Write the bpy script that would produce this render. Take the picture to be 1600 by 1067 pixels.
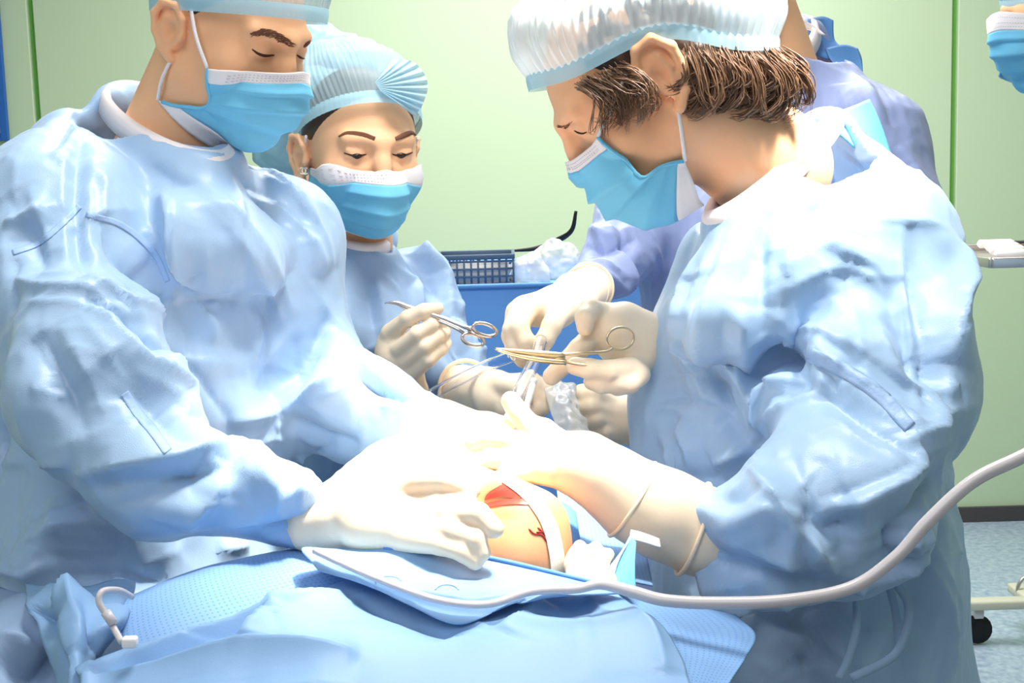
import bpy, math, random
import numpy as np
from mathutils import Vector, Matrix
from mathutils.bvhtree import BVHTree

for o in list(bpy.data.objects): bpy.data.objects.remove(o)
scene = bpy.context.scene
col = scene.collection
random.seed(7); rng = np.random.default_rng(11)

# ------------------------------------------------------------------ camera
FPX, W, H = 2000.0, 1600.0, 1067.0
CAMZ, PITCH, ROLL = 1.42, math.radians(7.2), math.radians(-1.6)
cam_d = bpy.data.cameras.new('camera'); cam = bpy.data.objects.new('camera', cam_d); col.objects.link(cam)
cam_d.sensor_fit = 'HORIZONTAL'; cam_d.sensor_width = 36.0; cam_d.lens = 36.0*FPX/W
cam_d.clip_start = 0.05
CM = Matrix.Translation((0, 0, CAMZ)) @ Matrix.Rotation(math.pi/2-PITCH, 4, 'X') @ Matrix.Rotation(ROLL, 4, 'Z')
cam.matrix_world = CM
scene.camera = cam
_m = np.array(CM)
CO = _m[:3, 3]; CR = _m[:3, 0]; CU = _m[:3, 1]; CF = -_m[:3, 2]
def P(px, py, d): return CO + d*(CF + (px-W/2)/FPX*CR - (py-H/2)/FPX*CU)
def ray(px, py):
    v = CF + (px-W/2)/FPX*CR - (py-H/2)/FPX*CU
    return v/np.linalg.norm(v)
def at_z(px, py, z):
    v = ray(px, py); return CO + v*((z-CO[2])/v[2])
def at_y(px, py, y):
    v = ray(px, py); return CO + v*((y-CO[1])/v[1])

# ------------------------------------------------------------------ light
world = bpy.data.worlds.new('world'); scene.world = world; world.use_nodes = True
world.node_tree.nodes['Background'].inputs[0].default_value = (0.93, 0.97, 1.0, 1)
world.node_tree.nodes['Background'].inputs[1].default_value = 0.15
def area(name, loc, target, size, power, color=(1, 1, 1), sy=None):
    l = bpy.data.lights.new(name, 'AREA'); l.energy = power; l.size = size; l.color = color
    if sy: l.shape = 'RECTANGLE'; l.size_y = sy
    o = bpy.data.objects.new(name, l); col.objects.link(o); o.location = loc
    o.rotation_euler = (Vector(target)-Vector(loc)).to_track_quat('-Z', 'Y').to_euler(); return o
def spot(name, loc, target, angle, power, color=(1, 1, 1), radius=.1, blend=.5):
    l = bpy.data.lights.new(name, 'SPOT'); l.energy = power; l.spot_size = math.radians(angle); l.spot_blend = blend
    l.shadow_soft_size = radius; l.color = color
    o = bpy.data.objects.new(name, l); col.objects.link(o); o.location = loc
    o.rotation_euler = (Vector(target)-Vector(loc)).to_track_quat('-Z', 'Y').to_euler(); return o
area('ceiling_fill', (0.3, 3.4, 2.95), (0.2, 3.6, 0), 2.2, 86, (1, .98, .95), 1.6)  # unseen overhead source added to brighten the back wall
area('ceiling_fill', (-0.7, -0.6, 2.95), (-0.0, 1.2, 1.0), 1.6, 19, (.97, .98, 1), 1.2)  # unseen fill added on the camera side to lift the gown fronts
area('surgical_lamp', (0.06, 1.3, 2.5), (0.0, 1.35, 1), .5, 17, (1, .95, .88), .5)  # wide key added above the table for directional shading, no lamp seen there
spot('surgical_lamp', (0.42, 1.1, 2.75), tuple(P(690, 735, 1.3)), 14.5, 560, (1, .93, .82), .13, .55)
spot('surgical_lamp', (0.72, 0.95, 2.75), tuple(P(1225, 205, 1.42)), 15.5, 620, (1, .95, .87), .13, .95)
vs = scene.view_settings
vs.view_transform = 'Standard'; vs.look = 'None'; vs.gamma = 1; vs.exposure = 0.46; vs.use_curve_mapping = False

# ------------------------------------------------------------------ materials
def srgb(r, g, b):
    f = lambda c: (c/255/12.92) if c/255 <= .04045 else ((c/255+.055)/1.055)**2.4
    return (f(r), f(g), f(b), 1)
def mat(name, color, rough=.5, vary=.0, vscale=20, bump=0, bscale=400, bump2=0, b2scale=14, spec=.3, metal=0,
        sss=0, alpha=1, trans=0, dots=None, dotcol=None, sheen=0, ior=1.45, dotsize=.18, coord='Object', transl=0):
    m = bpy.data.materials.new(name); m.use_nodes = True
    nt = m.node_tree; N = nt.nodes; L = nt.links; b = N['Principled BSDF']
    b.inputs['Base Color'].default_value = color; b.inputs['Roughness'].default_value = rough
    b.inputs['Specular IOR Level'].default_value = spec; b.inputs['Metallic'].default_value = metal
    b.inputs['Transmission Weight'].default_value = trans; b.inputs['IOR'].default_value = ior
    if sheen: b.inputs['Sheen Weight'].default_value = sheen
    if sss:
        b.inputs['Subsurface Weight'].default_value = sss
        b.inputs['Subsurface Radius'].default_value = (.012, .005, .003); b.inputs['Subsurface Scale'].default_value = 1
    tc = N.new('ShaderNodeTexCoord')
    if vary:
        n = N.new('ShaderNodeTexNoise'); n.inputs['Scale'].default_value = vscale; n.inputs['Detail'].default_value = 4
        L.new(tc.outputs[coord], n.inputs['Vector'])
        mx = N.new('ShaderNodeMix'); mx.data_type = 'RGBA'
        mx.inputs['A'].default_value = tuple(c*(1-vary) for c in color[:3])+(1,)
        mx.inputs['B'].default_value = tuple(min(1, c*(1+vary)) for c in color[:3])+(1,)
        L.new(n.outputs['Fac'], mx.inputs['Factor']); L.new(mx.outputs['Result'], b.inputs['Base Color'])
        src = mx.outputs['Result']
    else: src = None
    if dots:
        mp = N.new('ShaderNodeMapping'); mp.inputs['Scale'].default_value = dots
        L.new(tc.outputs['UV'], mp.inputs['Vector'])
        vo = N.new('ShaderNodeTexVoronoi'); vo.inputs['Scale'].default_value = 1; vo.inputs['Randomness'].default_value = .12
        vo.voronoi_dimensions = '2D'
        L.new(mp.outputs['Vector'], vo.inputs['Vector'])
        lt = N.new('ShaderNodeMath'); lt.operation = 'LESS_THAN'; lt.inputs[1].default_value = dotsize
        L.new(vo.outputs['Distance'], lt.inputs[0])
        mx = N.new('ShaderNodeMix'); mx.data_type = 'RGBA'
        mx.inputs['A'].default_value = color; mx.inputs['B'].default_value = dotcol
        if src: L.new(src, mx.inputs['A'])
        L.new(lt.outputs[0], mx.inputs['Factor']); L.new(mx.outputs['Result'], b.inputs['Base Color'])
    last = None
    if bump:
        n = N.new('ShaderNodeTexNoise'); n.inputs['Scale'].default_value = bscale; n.inputs['Detail'].default_value = 1
        L.new(tc.outputs[coord], n.inputs['Vector'])
        bp = N.new('ShaderNodeBump'); bp.inputs['Strength'].default_value = bump; bp.inputs['Distance'].default_value = .002
        L.new(n.outputs['Fac'], bp.inputs['Height']); last = bp
    if bump2:
        n = N.new('ShaderNodeTexNoise'); n.noise_type = 'RIDGED_MULTIFRACTAL'; n.inputs['Scale'].default_value = b2scale; n.inputs['Detail'].default_value = 3
        L.new(tc.outputs[coord], n.inputs['Vector'])
        bp = N.new('ShaderNodeBump'); bp.inputs['Strength'].default_value = bump2; bp.inputs['Distance'].default_value = .01
        L.new(n.outputs['Fac'], bp.inputs['Height'])
        if last: L.new(last.outputs[0], bp.inputs['Normal'])
        last = bp
    if last: L.new(last.outputs[0], b.inputs['Normal'])
    out = N['Material Output']
    sh = b.outputs[0]
    if transl:
        t = N.new('ShaderNodeBsdfTranslucent'); t.inputs[0].default_value = color
        ms = N.new('ShaderNodeMixShader'); ms.inputs[0].default_value = transl
        L.new(sh, ms.inputs[1]); L.new(t.outputs[0], ms.inputs[2]); sh = ms.outputs[0]
    if alpha < 1:
        t = N.new('ShaderNodeBsdfTransparent')
        ms = N.new('ShaderNodeMixShader'); ms.inputs[0].default_value = alpha
        L.new(t.outputs[0], ms.inputs[1]); L.new(sh, ms.inputs[2]); sh = ms.outputs[0]
    L.new(sh, out.inputs['Surface'])
    return m

# ------------------------------------------------------------------ objects
def mesh_obj(name, V, F, m, parent=None, smooth=True, uv=None):
    me = bpy.data.meshes.new(name)
    V = np.asarray(V, dtype=np.float32)
    if isinstance(F, np.ndarray) and F.ndim == 2:
        k = F.shape[1]; me.vertices.add(len(V)); me.vertices.foreach_set('co', V.ravel())
        me.loops.add(F.size); me.loops.foreach_set('vertex_index', F.astype(np.int32).ravel())
        me.polygons.add(len(F)); me.polygons.foreach_set('loop_start', np.arange(0, F.size, k, dtype=np.int32))
        me.update(calc_edges=True)
    else:
        me.from_pydata([tuple(map(float, v)) for v in V], [], [tuple(int(i) for i in f) for f in F]); me.update()
    if uv is not None:
        ul = me.uv_layers.new(name='UVMap'); li = np.empty(len(me.loops), dtype=np.int32)
        me.loops.foreach_get('vertex_index', li)
        ul.data.foreach_set('uv', np.asarray(uv, dtype=np.float32)[li].ravel())
    if smooth: me.polygons.foreach_set('use_smooth', [True]*len(me.polygons))
    if m: me.materials.append(m)
    o = bpy.data.objects.new(name, me); col.objects.link(o)
    if parent:
        o.parent = parent
        if isinstance(parent, bpy.types.Object):
            bpy_loc = Vector((0, 0, 0)); p = parent
            while p: bpy_loc += p.location; p = p.parent
            o.location = -bpy_loc
    return o
def empty(name, loc):
    o = bpy.data.objects.new(name, None); col.objects.link(o); o.location = tuple(float(c) for c in loc)
    o.empty_display_size = .05; return o
def tag(o, label=None, cat=None, group=None, kind=None):
    if label: o['label'] = label
    if cat: o['category'] = cat
    if group: o['group'] = group
    if kind: o['kind'] = kind
    return o
def solid(o, t, offset=0):
    md = o.modifiers.new('solidify', 'SOLIDIFY'); md.thickness = t; md.offset = offset; return o
def subsurf(o, n=1):
    md = o.modifiers.new('subsurf', 'SUBSURF'); md.levels = n; md.render_levels = n; return o

def unit(v): v = np.asarray(v, float); return v/(np.linalg.norm(v)+1e-12)
def catmull(pts, n, closed=False):
    pts = np.asarray(pts, float); m = len(pts)
    if m == 2: return np.array([pts[0]+(pts[1]-pts[0])*t for t in np.linspace(0, 1, n)])
    if closed: ext = np.vstack([pts[-1], pts, pts[0], pts[1]]); segs = m
    else: ext = np.vstack([2*pts[0]-pts[1], pts, 2*pts[-1]-pts[-2]]); segs = m-1
    out = []
    for t in np.linspace(0, segs, n, endpoint=not closed):
        i = min(int(t), segs-1); f = t-i
        p0, p1, p2, p3 = ext[i:i+4]
        out.append(.5*((2*p1)+(-p0+p2)*f+(2*p0-5*p1+4*p2-p3)*f*f+(-p0+3*p1-3*p2+p3)*f**3))
    return np.array(out)
def grid_faces(nu, nv, off=0, cu=False):
    i, j = np.meshgrid(np.arange(nu if cu else nu-1), np.arange(nv-1), indexing='ij')
    i = i.ravel(); j = j.ravel(); i2 = (i+1) % nu
    return np.stack([i*nv+j, i2*nv+j, i2*nv+j+1, i*nv+j+1], 1)+off
def patch(rows, nu, nv):
    """rows: list of rows of 3-D control points; returns V (nu*nv), F, UV in metres"""
    R = [catmull(r, nv) for r in rows]
    R = np.array(R)
    G = np.stack([catmull(R[:, j], nu) for j in range(nv)], 1)
    V = G.reshape(-1, 3)
    du = np.linalg.norm(np.diff(G, axis=0), axis=2).mean(1); dv = np.linalg.norm(np.diff(G, axis=1), axis=2).mean(0)
    u = np.concatenate([[0], np.cumsum(du)]); v = np.concatenate([[0], np.cumsum(dv)])
    UV = np.stack(np.meshgrid(u, v, indexing='ij'), -1).reshape(-1, 2)
    return V, grid_faces(nu, nv), UV
def tube(pts, r, n=8, seg=None, closed=False, flat=None, caps=True):
    """r: radius or list; flat=(axis, scale) squeezes the profile along a world axis"""
    pts = np.asarray(pts, float)
    rr = np.full(len(pts), r, float) if np.isscalar(r) else np.asarray(r, float)
    if seg:
        pr = catmull(np.hstack([pts, rr[:, None]]), seg, closed); pts, rr = pr[:, :3], pr[:, 3]
    m = len(pts)
    if closed: T = np.roll(pts, -1, 0)-np.roll(pts, 1, 0)
    else: T = np.gradient(pts, axis=0)
    T /= np.linalg.norm(T, axis=1)[:, None]+1e-12
    a = np.array([0, 0, 1.]) if abs(T[0][2]) < .9 else np.array([1., 0, 0])
    nrm = unit(np.cross(T[0], a)); Ns = []
    for i in range(m):
        nrm = unit(nrm-T[i]*np.dot(nrm, T[i])); Ns.append(nrm)
    Ns = np.array(Ns); B = np.cross(T, Ns)
    ang = np.linspace(0, 2*np.pi, n, endpoint=False)
    off = (np.cos(ang)[None, :, None]*Ns[:, None]+np.sin(ang)[None, :, None]*B[:, None])*rr[:, None, None]
    if flat is not None:
        ax = unit(flat[0]); off = off+(off@ax)[..., None]*ax*(flat[1]-1)
    V = (pts[:, None]+off).reshape(-1, 3)
    idx = np.arange(m*n).reshape(m, n)
    F = []
    for i in range(m if closed else m-1):
        i2 = (i+1) % m
        for j in range(n):
            j2 = (j+1) % n; F.append((idx[i, j], idx[i, j2], idx[i2, j2], idx[i2, j]))
    if caps and not closed:
        F.append(tuple(idx[0][::-1])); F.append(tuple(idx[-1]))
    return V, F
def join(parts):
    V = []; F = []; o = 0
    for v, f in parts:
        V.append(np.asarray(v)); F += [tuple(int(i)+o for i in q) for q in f]; o += len(v)
    return np.vstack(V), F
def box(c, s, R=None, bev=0):
    c = np.asarray(c, float); s = np.asarray(s, float)/2
    if bev <= 0:
        v = np.array([[x, y, z] for x in (-1, 1) for y in (-1, 1) for z in (-1, 1)])*s
        f = [(0, 1, 3, 2), (4, 6, 7, 5), (0, 4, 5, 1), (2, 3, 7, 6), (0, 2, 6, 4), (1, 5, 7, 3)]
    else:
        import bmesh
        bm = bmesh.new(); bmesh.ops.create_cube(bm, size=2)
        for w in bm.verts: w.co = Vector((w.co.x*s[0], w.co.y*s[1], w.co.z*s[2]))
        bmesh.ops.bevel(bm, geom=list(bm.edges), offset=bev, segments=2, affect='EDGES', profile=.5)
        bm.verts.index_update(); v = np.array([w.co[:] for w in bm.verts]); f = [[w.index for w in q.verts] for q in bm.faces]; bm.free()
    if R is not None: v = v@np.asarray(R).T
    return v+c, f
def lathe(prof, c, n=20, axis=(0, 0, 1)):
    z = unit(axis); a = np.array([1., 0, 0]) if abs(z[0]) < .9 else np.array([0, 1., 0])
    x = unit(np.cross(a, z)); y = np.cross(z, x)
    ang = np.linspace(0, 2*np.pi, n, endpoint=False)
    V = np.array([np.asarray(c)+x*r*math.cos(t)+y*r*math.sin(t)+z*h for r, h in prof for t in ang])
    F = [(i*n+j, i*n+(j+1) % n, (i+1)*n+(j+1) % n, (i+1)*n+j) for i in range(len(prof)-1) for j in range(n)]
    F.append(tuple(range(n-1, -1, -1))); F.append(tuple((len(prof)-1)*n+j for j in range(n)))
    return V, F

# ------------------------------------------------------------------ noise (vectorised value noise)
_perm = np.random.default_rng(3).permutation(512).astype(np.int64); _val = np.random.default_rng(4).random(512)*2-1
def vnoise(p):
    p = np.asarray(p); i = np.floor(p).astype(np.int64); f = p-i; f = f*f*(3-2*f)
    def h(dx, dy, dz): return _val[_perm[(_perm[(_perm[(i[:, 0]+dx) & 511]+i[:, 1]+dy) & 511]+i[:, 2]+dz) & 511]]
    fx, fy, fz = f.T
    c = lambda a, b, t: a+(b-a)*t
    return c(c(c(h(0,0,0), h(1,0,0), fx), c(h(0,1,0), h(1,1,0), fx), fy), c(c(h(0,0,1), h(1,0,1), fx), c(h(0,1,1), h(1,1,1), fx), fy), fz)
def crumple(p, scale, octv=3):
    out = 0; a = 1
    for k in range(octv):
        out = out+a*(.5-np.abs(vnoise(p*scale+17.3*k))); a *= .5; scale *= 1.9
    return out

# ------------------------------------------------------------------ implicit modelling
class Field:
    def __init__(s, h): s.h = h; s.ops = []
    def cone(s, a, b, ra, rb, k=.02, flat=None, sub=False):
        a = np.asarray(a, float); b = np.asarray(b, float)
        s.ops.append(('c', a, b, ra, rb, k, flat, sub)); return s
    def chain(s, pts, rs, k=.02, flat=None):
        for i in range(len(pts)-1): s.cone(pts[i], pts[i+1], rs[i], rs[i+1], k, flat)
        return s
    def ell(s, c, r, R=None, k=.02, sub=False):
        s.ops.append(('e', np.asarray(c, float), np.asarray(r, float)*np.ones(3), np.eye(3) if R is None else np.asarray(R, float), k, None, None, sub)); return s
    def bounds(s, op):
        if op[0] == 'c':
            r = max(op[3], op[4]); lo = np.minimum(op[1], op[2])-r; hi = np.maximum(op[1], op[2])+r
        else:
            r = op[2].max(); lo = op[1]-r; hi = op[1]+r
        return lo, hi
    def build(s, clip=None):
        h = s.h
        B = [s.bounds(o) for o in s.ops if not o[7]]
        lo = np.min([b[0] for b in B], 0)-3*h; hi = np.max([b[1] for b in B], 0)+3*h
        if clip is not None: lo = np.maximum(lo, clip[0]); hi = np.minimum(hi, clip[1])
        n = np.ceil((hi-lo)/h).astype(int)+1
        D = np.full(n, 1., np.float32)
        ax = [(lo[i]+h*np.arange(n[i])).astype(np.float32) for i in range(3)]
        for op in s.ops:
            k = op[5] if op[0] == 'c' else op[4]
            l, u = s.bounds(op); m = k+3*h
            i0 = np.clip(np.floor((l-m-lo)/h).astype(int), 0, n); i1 = np.clip(np.ceil((u+m-lo)/h).astype(int)+1, 0, n)
            if (i1 <= i0).any(): continue
            sl = tuple(slice(i0[i], i1[i]) for i in range(3))
            X = ax[0][sl[0]][:, None, None]; Y = ax[1][sl[1]][None, :, None]; Z = ax[2][sl[2]][None, None, :]
            if op[0] == 'c':
                a, b, ra, rb, k, flat, _ = op[1:8]
                ab = b-a; L2 = ab@ab+1e-12
                px, py, pz = X-a[0], Y-a[1], Z-a[2]
                t = np.clip((px*ab[0]+py*ab[1]+pz*ab[2])/L2, 0, 1)
                vx, vy, vz = px-t*ab[0], py-t*ab[1], pz-t*ab[2]
                if flat is not None:
                    nn = unit(flat[0]); q = (vx*nn[0]+vy*nn[1]+vz*nn[2])*(flat[1]-1)
                    vx = vx+q*nn[0]; vy = vy+q*nn[1]; vz = vz+q*nn[2]
                d = np.sqrt(vx*vx+vy*vy+vz*vz)-(ra+t*(rb-ra))
            else:
                c, r, R, k = op[1:5]
                px, py, pz = X-c[0], Y-c[1], Z-c[2]
                q = [px*R[0, i]+py*R[1, i]+pz*R[2, i] for i in range(3)]
                k0 = np.sqrt(sum((q[i]/r[i])**2 for i in range(3))); k1 = np.sqrt(sum((q[i]/r[i]**2)**2 for i in range(3)))+1e-9
                d = k0*(k0-1)/k1
            A = D[sl]
            if op[7]:
                hh = np.clip(.5+.5*(d+A)/k, 0, 1); D[sl] = -((d+(-A-d)*hh)-k*hh*(1-hh))
            else:
                hh = np.clip(.5+.5*(d-A)/k, 0, 1); D[sl] = d+(A-d)*hh-k*hh*(1-hh)
        # surface nets
        S = D < 0
        c = S[:-1, :-1, :-1].astype(np.int8)
        c = np.zeros(tuple(n-1), np.int8)
        for dx in (0, 1):
            for dy in (0, 1):
                for dz in (0, 1): c += S[dx:n[0]-1+dx, dy:n[1]-1+dy, dz:n[2]-1+dz]
        act = (c > 0) & (c < 8)
        I, J, K = np.nonzero(act)
        idx = np.full(tuple(n-1), -1, np.int64); idx[I, J, K] = np.arange(len(I))
        pos = np.zeros((len(I), 3)); cnt = np.zeros(len(I))
        cor = [(a, b, d) for a in (0, 1) for b in (0, 1) for d in (0, 1)]
        val = {q: D[I+q[0], J+q[1], K+q[2]] for q in cor}
        for q in cor:
            for axn in range(3):
                if q[axn]: continue
                w = list(q); w[axn] = 1; w = tuple(w)
                d0, d1 = val[q], val[w]; m = (d0 < 0) != (d1 < 0)
                t = d0[m]/(d0[m]-d1[m]); p = np.tile(np.array(q, float), (m.sum(), 1)); p[:, axn] += t
                pos[m] += p; cnt[m] += 1
        V = (pos/cnt[:, None]+np.stack([I, J, K], 1))*h+lo
        F = []
        for axn in range(3):
            u, v = [(1, 2), (2, 0), (0, 1)][axn]
            sa = [slice(1, -1)]*3; sa[axn] = slice(0, -1); sb = list(sa); sb[axn] = slice(1, None)
            s0 = S[tuple(sa)]; s1 = S[tuple(sb)]
            E = np.nonzero(s0 != s1); sign = s0[E]
            g = [E[0].copy(), E[1].copy(), E[2].copy()]
            for w in (u, v): g[w] = g[w]+1
            def cell(du, dv):
                q = [x.copy() for x in g]; q[u] -= du; q[v] -= dv; return idx[q[0], q[1], q[2]]
            Q = np.stack([cell(1, 1), cell(0, 1), cell(0, 0), cell(1, 0)], 1)
            Q[~sign] = Q[~sign][:, ::-1]; F.append(Q)
        F = np.vstack(F); F = F[(F >= 0).all(1)]
        return V, F
def vnormals(V, F):
    n = np.cross(V[F[:, 2]]-V[F[:, 0]], V[F[:, 3]]-V[F[:, 1]])
    N = np.zeros_like(V)
    for i in range(4): np.add.at(N, F[:, i], n)
    return N/(np.linalg.norm(N, axis=1)[:, None]+1e-12)
def relax(V, F, it=2, lam=.5):
    e = np.vstack([F[:, [0, 1]], F[:, [1, 2]], F[:, [2, 3]], F[:, [3, 0]]])
    cnt = np.bincount(e.ravel(), minlength=len(V)).astype(float)
    for _ in range(it):
        acc = np.zeros_like(V)
        for k in range(3):
            acc[:, k] = np.bincount(e[:, 0], V[e[:, 1], k], len(V))+np.bincount(e[:, 1], V[e[:, 0], k], len(V))
        V = V+lam*(acc/np.maximum(cnt, 1)[:, None]-V)
    return V
def bvh(V, F): return BVHTree.FromPolygons([tuple(v) for v in V.tolist()], F.tolist() if isinstance(F, np.ndarray) else F)
def hit(tree, px, py):
    l, n, i, d = tree.ray_cast(Vector(CO), Vector(ray(px, py)))
    return (np.array(l), np.array(n)) if l else (None, None)
def sculpt(V, F, strokes, crum=0, cscale=9, guard=None, fine=0):
    """strokes: (list of picture points, height, width on one side, width on the other); each is laid on the cloth where it is seen"""
    V = V.copy(); tree = bvh(V, F); N = vnormals(V, F)
    disp = np.zeros(len(V))
    if crum:
        Wp = V+.035*np.stack([vnoise(V*7+5.1), vnoise(V*7+9.7), vnoise(V*7+2.3)], 1)
        Wp = Wp*np.array([1., 1., .55])+np.array([0, 0, .45])*(V[:, :1]*.6)
        disp += crum*(crumple(Wp, cscale, 3)-.3)
    strokes = list(strokes)
    if fine:                                   # finer creases running beside the main folds
        r2 = np.random.default_rng(5)
        disp += .0035*(crumple(V*np.array([1, 1, .7]), 26, 2)-.3)
        for st in list(strokes):
            pts = np.array(st[0], float); dirn = unit(pts[-1]-pts[0]); sd = np.array([-dirn[1], dirn[0]])
            for _ in range(fine):
                o_ = r2.uniform(14, 40)*r2.choice([-1, 1]); a0, a1 = sorted(r2.uniform(0, 1, 2)); a1 = max(a1, a0+.35)
                q = catmull(pts, 12) if len(pts) > 2 else pts[0]+np.linspace(0, 1, 12)[:, None]*(pts[1]-pts[0])
                i0, i1 = int(a0*8), min(11, int(a1*11)+1); bend = r2.uniform(-12, 12)
                seg = [tuple(q[i]+sd*(o_+bend*((i-i0)/max(1, i1-i0)))) for i in range(i0, i1+1)]
                if len(seg) > 1: strokes.append((seg, r2.choice([-1, 1, 1])*r2.uniform(.0022, .0045), r2.uniform(.004, .008), r2.uniform(.006, .014)))
    for st in strokes:
        pts, amp, w1, w2 = st
        fine = []
        for i in range(len(pts)-1):
            n = max(2, int(math.dist(pts[i], pts[i+1])/12))
            for t in np.linspace(0, 1, n, endpoint=i == len(pts)-2): fine.append((pts[i][0]+(pts[i+1][0]-pts[i][0])*t, pts[i][1]+(pts[i+1][1]-pts[i][1])*t))
        Q = []; NN = []
        for (x, y) in fine:
            l, nn = hit(tree, x, y)
            if l is not None: Q.append(l); NN.append(nn)
        if len(Q) < 2: continue
        Q = np.array(Q)
        # drop jumps between layers
        keep = [0]
        for i in range(1, len(Q)):
            if np.linalg.norm(Q[i]-Q[keep[-1]]) < .06: keep.append(i)
        Q = Q[keep]; NN = np.array(NN)[keep]
        if len(Q) < 2: continue
        w = max(w1, w2); lo = Q.min(0)-2.2*w; hi = Q.max(0)+2.2*w
        ci = np.nonzero(((V > lo) & (V < hi)).all(1))[0]
        if not len(ci): continue
        C = V[ci]; best = np.full(len(ci), 1e9); lat = np.zeros(len(ci)); par = np.zeros(len(ci)); vert = np.zeros(len(ci))
        seglen = np.linalg.norm(np.diff(Q, axis=0), axis=1); cum = np.concatenate([[0], np.cumsum(seglen)]); tot = cum[-1]
        for i in range(len(Q)-1):
            ab = Q[i+1]-Q[i]; L2 = ab@ab+1e-12
            t = np.clip(((C-Q[i])@ab)/L2, 0, 1); dv = C-(Q[i]+t[:, None]*ab); dd = np.linalg.norm(dv, axis=1)
            sd = unit(np.cross(ab, NN[i]))
            m = dd < best; best[m] = dd[m]; lat[m] = (dv@sd)[m]; par[m] = (cum[i]+t*seglen[i])[m]
        ww = np.where(lat > 0, w1, w2)
        x = best/ww
        taper = np.sin(np.clip(par/tot, 0, 1)*np.pi)**.5*.85+.15
        facing = np.clip((N[ci]@NN.mean(0))*2+.4, 0, 1)
        disp[ci] += 1.9*amp*np.exp(-np.abs(x)**1.05)*taper*facing
    if guard is not None:                      # leave the neckline undisturbed
        dm = np.full(len(V), 9.); near = np.nonzero(np.linalg.norm(V-guard.mean(0), axis=1) < .3)[0]
        for g in guard: dm[near] = np.minimum(dm[near], np.linalg.norm(V[near]-g, axis=1))
        disp *= np.clip((dm-.016)/.05, 0, 1)
    return V+N*disp[:, None]
# ================================================================== materials
M = {}
M['wall'] = mat('wall_green', srgb(190, 209, 176), .35, vary=.03, vscale=1.2, spec=.35)
M['joint'] = mat('joint_green', srgb(112, 178, 82), .5)
M['basebd'] = mat('baseboard_dark', srgb(72, 70, 72), .5)
M['gown'] = mat('gown_blue', srgb(163, 194, 227), .36, vary=.05, vscale=7, bump=.12, bscale=900, bump2=.16, b2scale=13, spec=.4, sheen=.15)
M['gown_lav'] = mat('gown_periwinkle', srgb(146, 161, 205), .5, vary=.06, vscale=7, bump=.12, bscale=900, bump2=.12, b2scale=9, spec=.3, sheen=.15)
M['gown_w'] = mat('gown_slate_blue', srgb(150, 178, 212), .5, vary=.06, vscale=7, bump=.12, bscale=900, bump2=.12, b2scale=9, spec=.3)
M['binding'] = mat('white_binding', srgb(243, 235, 236), .7, bump=.1, bscale=900)
M['seam'] = mat('seam_tape', srgb(164, 194, 232), .4, bump=.25, bscale=300)
M['drape'] = mat('drape_blue', srgb(136, 174, 216), .45, vary=.04, vscale=5, bump=.06, bscale=800, bump2=.06, b2scale=7, spec=.3)
M['drape_in'] = mat('drape_deep_blue', srgb(96, 150, 214), .45, vary=.04, vscale=5, bump=.06, bscale=800, spec=.3)
M['perf'] = mat('drape_perforated', srgb(128, 168, 216), .5, vary=.03, vscale=5, spec=.2, dots=(205, 205, 1), dotcol=srgb(98, 148, 208), dotsize=.2)
M['table_drape'] = mat('table_drape_blue', srgb(102, 156, 220), .6, vary=.05, vscale=4, bump=.06, bscale=600)
M['skin'] = mat('skin_tan', srgb(250, 190, 146), .5, vary=.08, vscale=28, bump=.05, bscale=700, sss=.12, spec=.35)
M['skin_w'] = mat('skin_light', srgb(246, 194, 152), .5, vary=.06, vscale=28, bump=.03, bscale=700, sss=.12, spec=.35)
M['skin_p'] = mat('skin_patient', srgb(232, 172, 128), .45, vary=.07, vscale=24, bump=.04, bscale=600, sss=.12, spec=.35)
M['lip'] = mat('lip_red', srgb(206, 92, 78), .35, vary=.2, vscale=60, sss=.1)
M['blood'] = mat('blood', srgb(150, 40, 40), .3)
M['hair'] = mat('hair_dark_brown', srgb(62, 44, 36), .4, vary=.35, vscale=90, spec=.5)
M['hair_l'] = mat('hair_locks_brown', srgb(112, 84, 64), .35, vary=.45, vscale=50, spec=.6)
M['cap_w'] = mat('cap_film_white', srgb(222, 236, 242), .7, vary=.05, vscale=30, spec=.1, alpha=.72, transl=.2)
M['cap_puff'] = mat('cap_puff', srgb(150, 196, 210), .6, vary=.12, vscale=40, spec=.2, alpha=.85)
M['cap_band2'] = mat('cap_ruffle', srgb(176, 218, 236), .6, spec=.2, alpha=.75)
M['hair_b'] = mat('hair_brown', srgb(70, 50, 40), .38, vary=.4, vscale=60, spec=.6)
M['brow'] = mat('brow_brown', srgb(120, 78, 58), .7, vary=.3, vscale=300)
M['eye'] = mat('eye_white', srgb(222, 212, 206), .2)
M['iris'] = mat('eye_dark', srgb(44, 28, 22), .15, spec=.6)
M['lash'] = mat('lash', srgb(70, 40, 30), .6)
M['mask'] = mat('mask_blue', srgb(120, 200, 236), .55, vary=.03, vscale=20, bump=.08, bscale=900, spec=.2)
M['mask_w'] = mat('mask_white', srgb(244, 240, 242), .7, bump=.1, bscale=900, spec=.2)
M['mask_p'] = mat('mask_print', srgb(176, 176, 196), .7)
M['cap'] = mat('cap_film', srgb(198, 228, 240), .6, vary=.06, vscale=30, spec=.2, alpha=.5, transl=.2)
M['cap_band'] = mat('cap_band', srgb(176, 220, 236), .6, spec=.2, alpha=.8)
M['cap_b'] = mat('cap_blue', srgb(150, 196, 232), .6, vary=.08, vscale=30, spec=.2, alpha=.9)
M['glove'] = mat('glove_latex', srgb(246, 226, 198), .42, vary=.05, vscale=30, bump=.08, bscale=160, spec=.4, sss=.06)
M['steel'] = mat('steel', srgb(214, 206, 200), .22, metal=1)
M['gold'] = mat('gold_steel', srgb(228, 206, 168), .28, metal=1)
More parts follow.
